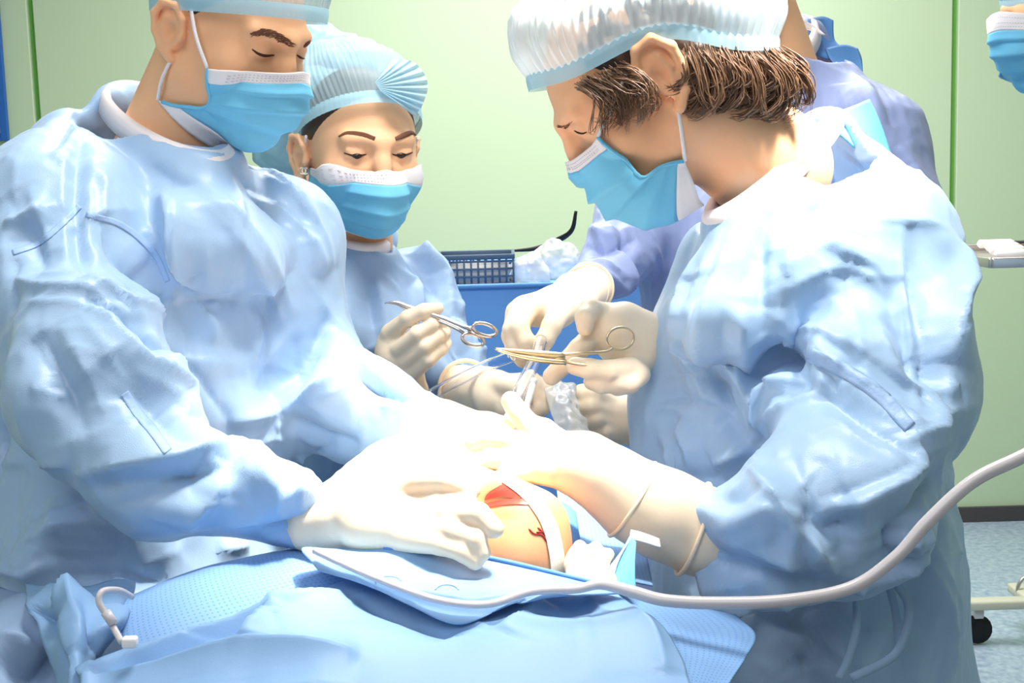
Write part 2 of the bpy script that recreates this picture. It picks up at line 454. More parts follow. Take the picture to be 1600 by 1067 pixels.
M['clear'] = mat('clear_plastic', (.96, .97, 1, 1), .06, trans=1, ior=1.12, spec=.5)
M['tube'] = mat('tube_translucent', srgb(214, 210, 214), .25, spec=.5, alpha=.8, vary=.03)
M['tube_core'] = mat('tube_core', srgb(188, 176, 178), .4)
M['whitepl'] = mat('white_plastic', srgb(246, 244, 240), .4)
M['gauze'] = mat('gauze', srgb(250, 246, 240), .85, bump=.4, bscale=220)
M['film'] = mat('plastic_film', srgb(226, 226, 220), .15, alpha=.55, spec=.7, bump2=.5, b2scale=60)
M['basket'] = mat('basket_slate', srgb(72, 92, 116), .4, spec=.4)
M['packet'] = mat('packet_white', srgb(226, 224, 218), .3, vary=.1, vscale=60, bump2=.4, b2scale=60)
M['green_scrub'] = mat('scrub_green', srgb(24, 84, 58), .8, bump=.1, bscale=500)
M['tray'] = mat('tray_steel', srgb(196, 190, 186), .3, metal=.9)
M['brown'] = mat('brown_handle', srgb(92, 62, 50), .5)
M['black'] = mat('black_rubber', srgb(24, 24, 27), .5)
M['beige'] = mat('beige_paint', srgb(206, 204, 186), .5)
M['frame_blue'] = mat('frame_blue', srgb(44, 100, 176), .4)
M['paper'] = mat('paper_white', srgb(228, 228, 232), .6)
M['tape'] = mat('surgical_tape', srgb(250, 246, 236), .6, bump=.1, bscale=500)
M['pearl'] = mat('pearl', srgb(246, 236, 220), .2, spec=.6)
M['trouser'] = mat('scrub_trouser', srgb(70, 120, 170), .8)
M['clog'] = mat('clog_white', srgb(220, 224, 226), .4)
M['cushion'] = mat('table_cushion', srgb(50, 54, 62), .5)

# floor: speckled vinyl
fm = bpy.data.materials.new('floor_vinyl'); fm.use_nodes = True
nt = fm.node_tree; b = nt.nodes['Principled BSDF']; b.inputs['Roughness'].default_value = .35
tc = nt.nodes.new('ShaderNodeTexCoord'); n1 = nt.nodes.new('ShaderNodeTexNoise'); n1.inputs['Scale'].default_value = 45; n1.inputs['Detail'].default_value = 6
cr = nt.nodes.new('ShaderNodeValToRGB'); cr.color_ramp.elements[0].position = .32; cr.color_ramp.elements[1].position = .68
cr.color_ramp.elements[0].color = srgb(138, 160, 184); cr.color_ramp.elements[1].color = srgb(182, 198, 212)
nt.links.new(tc.outputs['Object'], n1.inputs['Vector']); nt.links.new(n1.outputs['Fac'], cr.inputs['Fac']); nt.links.new(cr.outputs['Color'], b.inputs['Base Color'])

# ================================================================== setting
YW = at_z(1540, 813, 0)[1]                # back wall
XL, XR, ZC, YB = -3.2, 3.2, 3.05, -2.5
def struct(name, vf, m, parent=None):
    o = mesh_obj(name, vf[0], vf[1], m, parent, smooth=False)
    if parent is None: o['kind'] = 'structure'
    return o
struct('floor', box(((XL+XR)/2, (YB+YW)/2, -.05), (XR-XL, YW-YB, .1)), fm)
wb = struct('wall_back', box(((XL+XR)/2, YW+.1, ZC/2), (XR-XL, .16, ZC)), M['joint'])
j1 = at_y(53, 100, YW)[0]; j2 = at_y(1487, 400, YW)[0]
edges = [XL, j1-1.25, j1, j2, j2+1.25, XR]
for i in range(len(edges)-1):
    x0, x1 = edges[i]+.011, edges[i+1]-.011
    if x1-x0 < .05: continue
    mesh_obj('wall_panel', *box(((x0+x1)/2, YW+.012, ZC/2), (x1-x0, .03, ZC-.02), bev=.004), M['wall'], wb, smooth=False)
struct('wall_left', box((XL-.05, (YB+YW)/2, ZC/2), (.1, YW-YB, ZC)), M['wall']); struct('wall_right', box((XR+.05, (YB+YW)/2, ZC/2), (.1, YW-YB, ZC)), M['wall'])
bb = struct('baseboard_back', box(((XL+XR)/2, YW-.012, .03), (XR-XL, .022, .06)), M['basebd'])

# notice board on the wall at the left
nb = empty('notice_board', at_y(-60, 115, YW-.02))
tr = at_y(8, -60, YW-.02); br = at_y(8, 214, YW-.02)
zx, zt, zb = br[0], tr[2], br[2]
wd = .62
mesh_obj('sheet', *box((zx-wd/2, YW-.014, (zt+zb)/2), (wd, .006, zt-zb)), M['paper'], nb, smooth=False)
for c, s in (((zx, YW-.02, (zt+zb)/2), (.03, .02, zt-zb+.03)), ((zx-wd, YW-.02, (zt+zb)/2), (.03, .02, zt-zb+.03)),
             ((zx-wd/2, YW-.02, zb), (wd-.03, .02, .03)), ((zx-wd/2, YW-.02, zt), (wd-.03, .02, .03))):
    mesh_obj('frame_bar', *box(c, s, bev=.003), M['frame_blue'], nb, smooth=False)
tag(nb, 'white notice board in a blue frame on the green wall', 'notice board')
# ================================================================== people
class Head:
    """head frame: centre, forward, up; +x = the person's right"""
    def __init__(s, px, py, d, yaw, pitch, roll=0, scale=1.0):
        yaw, pitch, roll = map(math.radians, (yaw, pitch, roll))
        f0 = np.array([math.sin(yaw), -math.cos(yaw), 0]); up = np.array([0, 0, 1.])
        f = f0*math.cos(pitch)-up*math.sin(pitch); u = up*math.cos(pitch)+f0*math.sin(pitch)
        x = np.cross(f, u)
        u2 = u*math.cos(roll)+x*math.sin(roll); x2 = np.cross(f, u2)
        s.R = np.stack([x2, f, u2], 1)*scale; s.c = P(px, py, d); s.scale = scale
    def w(s, p): return np.asarray(p, float)@s.R.T+s.c
    def l(s, p): return (np.asarray(p, float)-s.c)@s.R/s.scale**2
    def L(s, px, py, lat):
        """picture point on the plane at lateral offset lat -> local coordinates"""
        v = ray(px, py); x = s.R[:, 0]/s.scale
        t = (lat*s.scale-(CO-s.c)@x)/(v@x)
        return s.l(CO+v*t)

def head_mesh(h, neck_to, neck_r=.058, res=.0028, ear_out=1.0, nose=1.0, jaw=1.0, chin=0.0, ear=1.0):
    f = Field(res)
    f.ell((0, -.014, .028), (.077, .098, .088), k=.02)
    f.ell((0, .028, -.028+chin*.5), (.064*jaw, .066, .088-chin*.5), k=.035)
    for sx in (-1, 1):
        f.cone((sx*.052*jaw, -.002, -.062), (sx*.012, .07, -.1+chin), .022, .02, k=.03)
        f.ell((sx*.043, .056, -.034), (.024, .024, .024), k=.025)
        f.cone((sx*.008, .09, .016), (sx*.045, .077, .02), .0095, .008, k=.014)
    f.ell((0, .078, -.102+chin), (.022, .018, .016), k=.02)
    for sx in (-1, 1):
        f.ell((sx*.032, .099, -.001), (.019, .0155, .0125), k=.012, sub=True)
        f.ell((sx*.032, .0765, -.002), (.0155, .0135, .0125), k=.004)
        f.cone((sx*.019, .0875, -.0035), (sx*.046, .081, -.004), .0024, .0022, k=.003)
        f.cone((sx*.018, .0885, .0055), (sx*.047, .082, .005), .0022, .0022, k=.004)
    f.chain([(0, .092, .012), (0, .1, -.012), (0, .113*nose, -.04)], [.0075, .0085, .0115], k=.012)
    for sx in (-1, 1): f.ell((sx*.0125, .101*nose, -.046), (.0085, .011, .0085), k=.008)
    f.cone((-.02, .091, -.072), (.02, .091, -.072), .0065, .0065, k=.008); f.cone((-.017, .089, -.083), (.017, .089, -.083), .0075, .0075, k=.008)
    nl = h.l(neck_to)
    f.cone((0, -.03, -.07), nl, neck_r, neck_r*1.12, k=.03)
    # ears: back plate, helix rim, lobe, concha
    for sx in (-1, 1):
        E = lambda a, b, o: (sx*(.076+o*ear_out), -.012+a*ear, -.012+b*ear)
        f.ell(E(-.009, 0, .004), (.009, .02*ear, .029*ear), k=.008)
        f.ell(E(-.012, .012, .008), (.0045, .0165*ear, .021*ear), k=.003); f.ell(E(-.008, -.014, .005), (.005, .012*ear, .016*ear), k=.003)
        f.chain([E(.013, -.004, .003), E(.012, .017, .009), E(.001, .03, .014), E(-.016, .029, .018), E(-.025, .012, .019), E(-.022, -.008, .015), E(-.012, -.024, .01), E(.002, -.034, .005)],
                [.0035*ear, .004*ear, .0044*ear, .0046*ear, .0046*ear, .0044*ear, .005*ear, .0062*ear], k=.004)
        f.chain([E(-.010, .016, .0155), E(-.013, .0, .014), E(-.004, -.018, .010)], [.0028, .003, .0036], k=.004)
        f.ell(E(.0, -.003, .016), (.0115, .0085, .013), k=.004, sub=True)
        f.ell(E(-.006, .02, .019), (.008, .010, .006), k=.004, sub=True)
        f.ell(E(.012, -.006, .007), (.004, .004, .006), k=.005)
    V, F = f.build(); V = relax(V, F, 2, .4)
    return h.w(V), F

def on_head(tree, pts, lift=.0008):
    out = []
    for x, y in pts:
        l, n = hit(tree, x, y)
        if l is not None: out.append(l+n*lift)
    return np.array(out)
def ribbon_on(name, tree, pts, wpx, d, m, parent, seg=24, lift=.0004, thick=.35, nside=8):
    q = on_head(tree, catmull(pts, seg), lift)
    if len(q) < 3: return None
    ws = catmull(np.array([[w, 0] for w in wpx]), len(q))[:, 0]*d/FPX
    nrm = -CF
    return mesh_obj(name, *tube(q, ws, nside, flat=(nrm, thick)), m, parent)

def scalp(h, m, parent, front=.075, side=.012, res=.004):
    """close hair cover over the skull, open at the face and round the ears"""
    f = Field(res); f.ell((0, -.016, .029), (.0795, .0995, .0895), k=.01)
    f.ell((0, .12, -.04), (.082, .09, .04+front), k=.008, sub=True)
    f.cone((0, 0, -.135), (0, -.11, -.125), .07, .07, k=.01, sub=True)
    for sx in (-1, 1): f.ell((sx*.09, -.006, -.022), (.03, .034, .04), k=.004, sub=True)
    v, q = f.build(); return mesh_obj('hair', h.w(v), q, M[m], parent)
def brow(tree, pts, wpx, d, parent, n=110, ln=8, m='brow'):
    """eyebrow of short strands laid along a picture path"""
    q = catmull(np.array(pts, float), 60); w = catmull(np.array([[x, 0] for x in wpx]), 60)[:, 0]; parts = []
    T = np.gradient(q, axis=0); T /= np.linalg.norm(T, axis=1)[:, None]
    for _ in range(n):
        i = rng.integers(0, 60); s_ = rng.uniform(-1, 1)*w[i]; sd = np.array([-T[i, 1], T[i, 0]])
        p = q[i]+sd*s_; dv = T[i]*(1 if pts[-1][0] > pts[0][0] else 1)+sd*rng.normal(-.15, .22); l = ln*rng.uniform(.6, 1.1)
        k = on_head(tree, [p-dv*l/2, p, p+dv*l/2], .0005)
        if len(k) == 3 and np.linalg.norm(k[0]-k[2]) < .03: parts.append(tube(k, [.0003, .00036, .00012], 4))
    if parts:
        o = mesh_obj('eyebrow', *join(parts), M[m], parent); o['kind'] = 'stuff'; return o

def cap(h, c, axis, rx, ry, Hh, shift=(0, 0, 0), puff=.12, pleats=46, pa=.004, parent=None, m='cap', mb='cap_band', cr=.006, band=.011, nt=30, seed=0, edge=0.0, lift=0.0):
    """bouffant cap as one pleated shell in head-local coordinates; ring centre c, axis, radii"""
    z = unit(axis); x = unit(np.array([1., 0, 0])-z*z[0]); y = np.cross(z, x)
    n = pleats*6; th = np.linspace(0, 2*np.pi, n, endpoint=False)
    rows = []
    for t in np.linspace(0, 1, nt):
        ph = t*math.pi/2
        r = math.cos(ph)**.75*(1+puff*math.sin(min(1, 2.1*t)*math.pi/2)); hz = Hh*math.sin(ph)**.95
        pl = pa*(1-t)**.8*(.35+min(1, t*7))
        wob = np.sin(th*pleats+1.7*np.sin(th*3+seed)+t*2.2*np.sin(th*5+seed))
        rr = r*(1+0*th)+(pl*np.abs(wob)-pl*.5)/.09+edge*np.sin(th*9+seed)*(1-t)**3
        sh = np.asarray(shift)*math.sin(ph)
        p = np.asarray(c)+sh+(np.cos(th)*rx*rr)[:, None]*x+(np.sin(th)*ry*rr)[:, None]*y+hz*z+(lift*np.abs(np.cos(th))**8*(1-t)**2)[:, None]*z
        rows.append(p)
    G = np.array(rows)                       # t, theta
    V = G.reshape(-1, 3)
    V = V+(V-np.asarray(c))/np.linalg.norm(V-np.asarray(c), axis=1)[:, None]*(cr*crumple(V*1., 22, 2)*np.clip(np.repeat(np.linspace(0, 1, nt), n)*3, 0, 1))[:, None]
    F = grid_faces(n, nt, cu=True)
    V = V.reshape(nt, n, 3).transpose(1, 0, 2).reshape(-1, 3)
    V = h.w(V)
    o = mesh_obj('cap', V, F, M[m], parent)
    # gathered elastic band below the shell
    rows = []
    for k, t in enumerate(np.linspace(-1, .6, 7)):
        rr = 1.012+.03*(1-abs(t))*.5+(.010*np.abs(np.sin(th*pleats*1.0+1.7*np.sin(th*3+seed)))*(.3+.7*abs(t)))+edge*np.sin(th*9+seed)
        rows.append(np.asarray(c)+(np.cos(th)*rx*rr)[:, None]*x+(np.sin(th)*ry*rr)[:, None]*y+t*band*z+(lift*np.abs(np.cos(th))**8)[:, None]*z)
    B = h.w(np.array(rows).transpose(1, 0, 2).reshape(-1, 3))
    mesh_obj('elastic_band', B, grid_faces(n, 7, cu=True), M[mb], o)
    return o

def face_mask(h, S, E, lat, parent, near, nrow=46, ncol=25, pleat=.0058, top=.17, bot=.93, bulge=0.0, mirror=True, pleats=(.33, .52, .7), loops=None, d=1.4, tree=None, local=False):
    """S: picture points down the middle line; E: down the near side edge, at lateral distances lat; near = sign of the near side"""
    Sl = np.array([h.L(x, y, 0) if abs(x) > 2 else (0, x, y) for x, y in S]); Sl[:, 0] = 0
    El = np.array([h.L(x, y, near*a) for (x, y), a in zip(E, lat)])
    if local: El = np.array([(near*.06, .045-.012*k, -.012-.014*k) for k in range(len(S))])
    Sl = catmull(Sl, nrow); El = catmull(El, nrow)
    us = np.linspace(-1, 1, 2*ncol-1)
    G = np.zeros((nrow, len(us), 3))
    vv = np.linspace(0, 1, nrow)
    for j, u in enumerate(us):
        a = abs(u)*math.pi/2; sg = near if u >= 0 else -near
        G[:, j, 0] = sg*np.abs(El[:, 0])*math.sin(a)
        G[:, j, 1] = Sl[:, 1]+(El[:, 1]-Sl[:, 1])*(1-math.cos(a))
        G[:, j, 2] = Sl[:, 2]+(El[:, 2]-Sl[:, 2])*abs(u)**1.3
        off = np.zeros(nrow)
        for k, p in enumerate(pleats):
            x = (vv-p)/.075
            off += pleat*np.where(x < 0, np.exp(-np.abs(x*1.0)**1.3), np.exp(-np.abs(x*4.5)**1.5))*(math.cos(a)**.4)
        off += .0012*np.sin(u*9+vv*13)*np.sin(vv*math.pi)+.002*vnoise(np.stack([np.full(nrow, u*3.1), vv*5, np.full(nrow, 3.)], 1))
        dirv = np.array([math.sin(a)*sg*.8, math.cos(a)+.15, 0])
        G[:, j] += off[:, None]*dirv
    Wd = h.w(G.reshape(-1, 3)).reshape(nrow, len(us), 3)
    if tree is not None:                       # keep the cloth clear of the face
        for i in range(nrow):
            for j in range(len(us)):
                loc, nn, _, _ = tree.find_nearest(Vector(Wd[i, j]))
                dd = (Vector(Wd[i, j])-loc).dot(nn)
                if dd < .004: Wd[i, j] = np.array(loc+nn*.004)
    i1 = int(round(top*(nrow-1))); i2 = int(round(bot*(nrow-1)))
    root = None
    def sub(name, a, b, m, par):
        V = Wd[a:b+1].reshape(-1, 3); return solid(mesh_obj(name, V, grid_faces(b-a+1, len(us)), m, par), .0012)
    root = sub('face_mask', i1, i2, M['mask'], parent)
    sub('nose_band', 0, i1, M['mask_w'], root); sub('chin_hem', i2, nrow-1, M['mask_w'], root)
    # side bindings and printed stitch lines
    for j in (0, len(us)-1):
        mesh_obj('side_binding', *tube(Wd[::2, j], .0022, 6), M['mask'], root)
    q = Wd[int(i1*.55), ncol+2:ncol+16]; n0 = unit(h.R[:, 1]*.6+near*h.R[:, 0]*.8)
    for r_ in (.35, .6, .85):
        row = Wd[max(0, int(i1*r_)), ncol-6:len(us)-3]
        parts = [tube([row[k]+n0*.0013, row[k]*.55+row[k+1]*.45+n0*.0013], .00028, 4) for k in range(len(row)-1)]
        mesh_obj('stitch_line', *join(parts), M['mask_p'], root)
    if loops:
        for a, b, mid in loops:
            p0 = Wd[a, -1]; p1 = h.w(b); pm = (p0+p1)/2+h.R[:, 0]*near*mid
            mesh_obj('ear_loop', *tube([p0, pm, p1], .0021, 6, seg=16), M['mask_w'], root)
            b2 = np.array(b)*np.array([-1, 1, 1]); p0 = Wd[a, 0]; p1 = h.w(b2); pm = (p0+p1)/2-h.R[:, 0]*near*mid
            mesh_obj('ear_loop', *tube([p0, pm, p1], .0021, 6, seg=16), M['mask_w'], root)
    return root

def legs(parent, cx, cy, heading, z0=.55):
    f = np.array([math.sin(heading), -math.cos(heading), 0]); s = np.array([f[1], -f[0], 0])
    for k in (-1, 1):
        b = np.array([cx, cy, 0])+s*.11*k
        mesh_obj('trouser_leg', *tube([b+(0, 0, z0), b+(0, 0, .3), b+f*.01+(0, 0, .06)], [.085, .075, .07], 14, seg=10), M['trouser'], parent)
        fl = Field(.008); fl.cone(b-f*.05+(0, 0, .045), b+f*.13+(0, 0, .038), .045, .04, flat=((0, 0, 1), 1.05)); fl.cone(b-f*.03+(0, 0, .06), b+(0, 0, .1), .045, .05)
        fl.cone(b-f*.3+(0, 0, -.05), b+f*.4+(0, 0, -.05), .05, .05, k=.004, sub=True)
        V, F = fl.build(); mesh_obj('clog', V, F, M['clog'], parent)

def gown_field(prims, h=.0042):
    f = Field(h)
    for p in prims:
        (a, b, ra, rb) = p[:4]; kw = p[4] if len(p) > 4 else {}
        f.cone(P(*a), P(*b), ra*a[2]/FPX, rb*b[2]/FPX, **({'k': .05} | kw))
    return f
def hand(name, parent, fingers, palm, m='glove', res=.0022, k=.0035, kp=.012, d=None, wr=True, cuff=None):
    """every list: (px, py, depth, radius in metres)"""
    f = Field(res)
    for ch in palm:
        for i in range(len(ch)-1): f.cone(P(*ch[i][:3]), P(*ch[i+1][:3]), ch[i][3], ch[i+1][3], k=kp)
    for ch in fingers:
        for i in range(len(ch)-1): f.cone(P(*ch[i][:3]), P(*ch[i+1][:3]), ch[i][3], ch[i+1][3], k=k if i else k*1.6)
    V, F = f.build(); V = relax(V, F, 1, .4)
    n = vnormals(V, F); V = V+n*(.0003*crumple(V, 50, 2))[:, None]
    o = mesh_obj(name, V, F, M[m], parent)
    return o
def ring_at(name, a, b, r, m, parent, tr=.0022, seg=40, ell=1.0):
    """rolled rubber bead round a limb: centre a, axis to b"""
    z = unit(np.asarray(b)-np.asarray(a)); x = unit(np.cross(z, CF)); y = np.cross(z, x)
    t = np.linspace(0, 2*np.pi, seg, endpoint=False)
    pts = np.asarray(a)+np.cos(t)[:, None]*x*r+np.sin(t)[:, None]*y*r*ell
    return mesh_obj(name, *tube(pts, tr, 8, closed=True), m, parent)

DR = lambda px, d: px*d/FPX      # pixel size -> metres at depth


def strip_on(name, tree, pts, wpx, m, parent, n=40, lift=.0006, across=5):
    """a flat band lying on a surface along a picture path"""
    q = catmull(np.array(pts, float), n); T = np.gradient(q, axis=0); T /= np.linalg.norm(T, axis=1)[:, None]
    side = np.stack([-T[:, 1], T[:, 0]], 1)
    rows = []
    for i in range(n):
        r = []
        for s_ in np.linspace(-.5, .5, across):
            l, nn = hit(tree, *(q[i]+side[i]*wpx*s_))
            if l is None: break
            r.append(l+nn*lift)
        if len(r) == across: rows.append(r)
    if len(rows) < 4: return None
    V = np.array(rows).reshape(-1, 3); return solid(mesh_obj(name, V, grid_faces(len(rows), across), m, parent), .0005)
class Neck:
    """neckline ring through back A, front B and near point N"""
    def __init__(s, A, B, N):
        s.A, s.B, s.N = P(*A), P(*B), P(*N); s.c = (s.A+s.B)/2; s.u = s.B-s.c; s.v = s.N-s.c
        s.n = unit(np.cross(s.u, s.v)); s.n = s.n if s.n[2] > 0 else -s.n
    def ring(s, k=1.0, n=48, up=0):
        t = np.linspace(0, 2*np.pi, n, endpoint=False)
        return s.c+k*(np.outer(np.cos(t), s.u)+np.outer(np.sin(t), s.v))+s.n*up
    def shape(s, g):
        r = s.ring(1.06, 20, -.010)
        for i in range(20):
            out = unit(r[i]-s.c)
            g.cone(r[i], r[(i+1) % 20], .010, .010, k=.02)
            g.cone(r[i], r[i]+out*.04-s.n*.03-np.array([0, 0, .05]), .010, .03, k=.03)
        lu, lv = np.linalg.norm(s.u), np.linalg.norm(s.v)
        g.cone(s.c-s.n*.03, s.c+s.n*.25, lu, lu*1.25, k=.012, flat=(s.v, lu/lv), sub=True)
    def collar(s, parent, w=0):
        a, b, d_, e = s.ring(1.23, 60, -.012+w), s.ring(1.19, 60, .007+w), s.ring(1.08, 60, .013+w), s.ring(.99, 60, -.004+w)
        V = np.stack([a, b, d_, e], 1).reshape(-1, 3)
        return solid(mesh_obj('collar', V, grid_faces(60, 4, cu=True), M['binding'], parent), .002)
# ------------------------------------------------------------------ 1. surgeon at the left
LEFT_STROKES = [
    # (points, height, width right of the line, width left of it)
    ([(130, 215), (125, 300), (128, 380), (132, 440)], -.010, .022, .014),
    ([(0, 375), (60, 345), (110, 325)], -.006, .02, .02),
    ([(262, 300), (268, 360), (262, 430), (262, 460)], .020, .014, .030),
    ([(160, 330), (200, 390), (240, 440), (262, 462)], -.016, .03, .022),
    ([(300, 462), (330, 448), (362, 445)], .004, .012, .022),
    ([(275, 470), (300, 520), (300, 560)], -.008, .03, .03),
    ([(262, 245), (330, 300), (385, 380), (430, 450), (470, 520)], .012, .022, .03),
    ([(200, 200), (280, 260), (300, 320)], -.010, .03, .02),
    ([(345, 250), (420, 310), (460, 350), (468, 380)], -.012, .02, .02),
    ([(395, 290), (440, 330), (480, 380), (500, 430)], .012, .014, .02),
    ([(410, 460), (425, 520), (420, 600), (425, 640)], -.010, .02, .02),
    ([(355, 660), (425, 642), (432, 635)], .010, .01, .016),
    ([(430, 630), (470, 560), (520, 490)], -.016, .02, .025),
    ([(440, 640), (520, 600), (560, 575), (600, 590)], .012, .014, .02),
    ([(555, 588), (600, 600), (660, 620)], -.014, .014, .012),
    ([(450, 650), (500, 690), (560, 700)], -.012, .014, .02),
    ([(130, 440), (200, 480), (255, 500)], .012, .012, .02),
    ([(140, 470), (190, 500), (240, 545), (262, 560)], -.014, .02, .015),
    ([(10, 430), (70, 450), (130, 460), (200, 500)], .008, .012, .016),
    ([(60, 520), (100, 600), (130, 680)], -.012, .02, .025),
    ([(150, 480), (210, 560), (290, 620), (310, 660)], .014, .022, .03),
    ([(170, 560), (240, 640), (300, 700)], -.010, .025, .025),
    ([(230, 555), (300, 605), (345, 680)], .010, .012, .02),
    ([(130, 740), (230, 725), (330, 700), (370, 690)], .012, .014, .022),
    ([(150, 760), (260, 740), (370, 735)], -.010, .02, .02),
    ([(290, 830), (330, 770), (345, 720)], .010, .015, .02),
    ([(370, 720), (420, 770), (440, 820)], .010, .012, .02),
    ([(350, 690), (420, 740), (500, 770)], .008, .012, .015),
    ([(410, 830), (460, 815), (505, 835)], -.010, .012, .012),
    ([(340, 860), (420, 845), (490, 850)], .008, .012, .012),
    ([(0, 690), (60, 690), (110, 680)], -.016, .02, .02),
    ([(0, 650), (60, 640), (95, 650)], .014, .016, .02),
    ([(40, 860), (130, 820), (220, 780)], .014, .02, .03),
    ([(100, 870), (180, 860), (300, 810)], -.012, .03, .02),
    ([(0, 885), (60, 905), (100, 880)], .018, .014, .02),
    ([(100, 900), (200, 895), (260, 910)], -.02, .02, .02),
    ([(90, 780), (110, 840), (105, 870)], .010, .012, .02),
    ([(5, 300), (40, 380), (60, 470)], -.008, .03, .03),
    ([(180, 170), (120, 230), (100, 260)], .006, .012, .02),
]
def left_surgeon():
    h = Head(364, 46, 1.46, 57, 24, 0, .918)
    root = empty('person', (P(150, 700, 1.5)[0], P(150, 700, 1.5)[1], 0))
    tag(root, 'person in pale blue gown at far left bending forward, short dark hair, blue mask', 'person')
    nb_ = P(248, 290, 1.53)
    V, F = head_mesh(h, nb_, .066, nose=.98)
    body = mesh_obj('body', V, F, M['skin'], root); body['label'] = 'tan face and neck'
    tr = bvh(V, F)
    scalp(h, 'hair', root, .07)
    brow(tr, [(395, 53), (412, 50), (434, 57), (458, 71)], [2, 5, 6, 3], 1.35, body, 210, 9)
    brow(tr, [(476, 71), (486, 67), (494, 64)], [2.5, 4.5, 2], 1.35, body, 90, 6)
    ribbon_on('eyelash', tr, [(394, 77), (404, 84), (415, 87), (428, 86)], [1, 2.2, 2.4, 1.2], 1.35, M['lash'], body)
    ribbon_on('eyelash', tr, [(464, 86), (470, 90), (478, 92)], [1, 2, 1], 1.35, M['lash'], body)
    cap(h, (0, .0, .027), (0, -.3, 1), .087, .121, .105, shift=(0, -.012, 0), puff=.14, parent=root, seed=1)
    S = [(473, 112), (471, 126), (467, 146), (460, 170), (444, 196), (405, 222), (335, 224)]
    E = [(343, 106), (337, 120), (331, 136), (328, 160), (316, 168), (298, 160), (268, 157)]
    face_mask(h, S, E, [.056, .058, .06, .062, .06, .056, .05], root, 1, loops=[(0, (.083, .008, .02), .004), (45, (.08, -.008, -.046), .004)], d=1.4, top=.2, bot=.88, tree=tr)
    g = gown_field([
        ((255, 365, 1.54), (235, 560, 1.52), 118, 200),
        ((235, 560, 1.52), (200, 930, 1.50), 200, 225),
        ((200, 930, 1.50), (170, 1500, 1.48), 225, 250),
        ((122, 252, 1.53), (90, 335, 1.44), 80, 118), ((195, 400, 1.49), (215, 620, 1.46), 100, 130), ((350, 420, 1.54), (340, 640, 1.52), 100, 120),
        ((338, 348, 1.53), (425, 380, 1.58), 64, 92),
        ((85, 345, 1.40), (140, 620, 1.26), 132, 112),
        ((140, 620, 1.26), (250, 745, 1.22), 112, 88),
        ((250, 745, 1.22), (510, 818, 1.24), 90, 44, {'k': .03}),
        ((425, 375, 1.58), (465, 580, 1.54), 98, 88),
        ((465, 580, 1.54), (560, 635, 1.48), 88, 78),
        ((560, 635, 1.48), (676, 662, 1.44), 78, 40, {'k': .03}),
        ((40, 560, 1.58), (20, 960, 1.58), 150, 190),
    ])
    nk = Neck((180, 150, 1.56), (346, 242, 1.455), (232, 218, 1.45)); nk.shape(g)
    V, F = g.build(clip=(np.array([-9, -9, .38]), np.array([9, 9, 9]))); V = relax(V, F, 2)
    V = sculpt(V, F, LEFT_STROKES, .011, 8, nk.ring(1.06, 40), 3)
    gw = mesh_obj('gown', V, F, M['gown'], root)
    gt = bvh(V, F)
    nk.collar(gw)
    strip_on('seam_tape', gt, [(194, 614), (215, 645), (240, 675), (262, 706)], 15, M['seam'], gw)
    strip_on('seam_tape', gt, [(20, 395), (60, 380), (95, 352), (125, 322)], 9, M['seam'], gw)
    strip_on('seam_tape', gt, [(135, 335), (190, 352), (240, 395), (262, 440)], 9, M['seam'], gw)
    legs(root, nb_[0]-.1, 1.5, 1.3)
    # gloves: near hand reaching across under the patient's chin, far hand over the face
    near = hand('glove', root, [
        [(640, 800, 1.19, .013), (690, 785, 1.17, .0105), (730, 792, 1.15, .010), (748, 812, 1.14, .009)],
        [(640, 815, 1.18, .013), (700, 803, 1.15, .0105), (748, 803, 1.135, .010), (772, 826, 1.13, .009)],
        [(640, 830, 1.17, .013), (705, 828, 1.14, .0105), (742, 842, 1.13, .0098), (752, 862, 1.13, .009)],
        [(630, 842, 1.17, .012), (690, 850, 1.14, .0098), (725, 862, 1.13, .009), (742, 876, 1.13, .0085)],
        [(600, 775, 1.2, .014), (650, 752, 1.19, .0115), (700, 752, 1.17, .0105), (735, 765, 1.16, .0095)],
        ], [[(490, 815, 1.235, .030), (540, 812, 1.22, .029), (580, 810, 1.2, .03)],
            [(570, 795, 1.2, .022), (645, 798, 1.19, .017)], [(570, 822, 1.19, .024), (645, 830, 1.175, .017)]])
    far = hand('glove', root, [
        [(760, 660, 1.42, .012), (800, 668, 1.39, .0105), (822, 690, 1.36, .0098), (828, 715, 1.35, .009)],
        [(758, 680, 1.41, .012), (795, 690, 1.38, .0105), (812, 712, 1.35, .0098), (815, 735, 1.34, .009)],
        [(752, 698, 1.40, .012), (785, 712, 1.37, .0105), (798, 735, 1.34, .0098), (796, 755, 1.33, .009)],
        [(742, 712, 1.39, .011), (768, 730, 1.36, .0098), (778, 750, 1.33, .009), (775, 765, 1.32, .0085)],
        [(722, 715, 1.39, .013), (738, 745, 1.35, .0112), (745, 770, 1.32, .0102), (752, 785, 1.31, .009)],
        ], [[(655, 662, 1.445, .029), (690, 668, 1.43, .029), (712, 678, 1.42, .029)],
            [(712, 668, 1.42, .022), (762, 668, 1.415, .016)], [(712, 695, 1.41, .022), (755, 700, 1.4, .016)]])
    return root

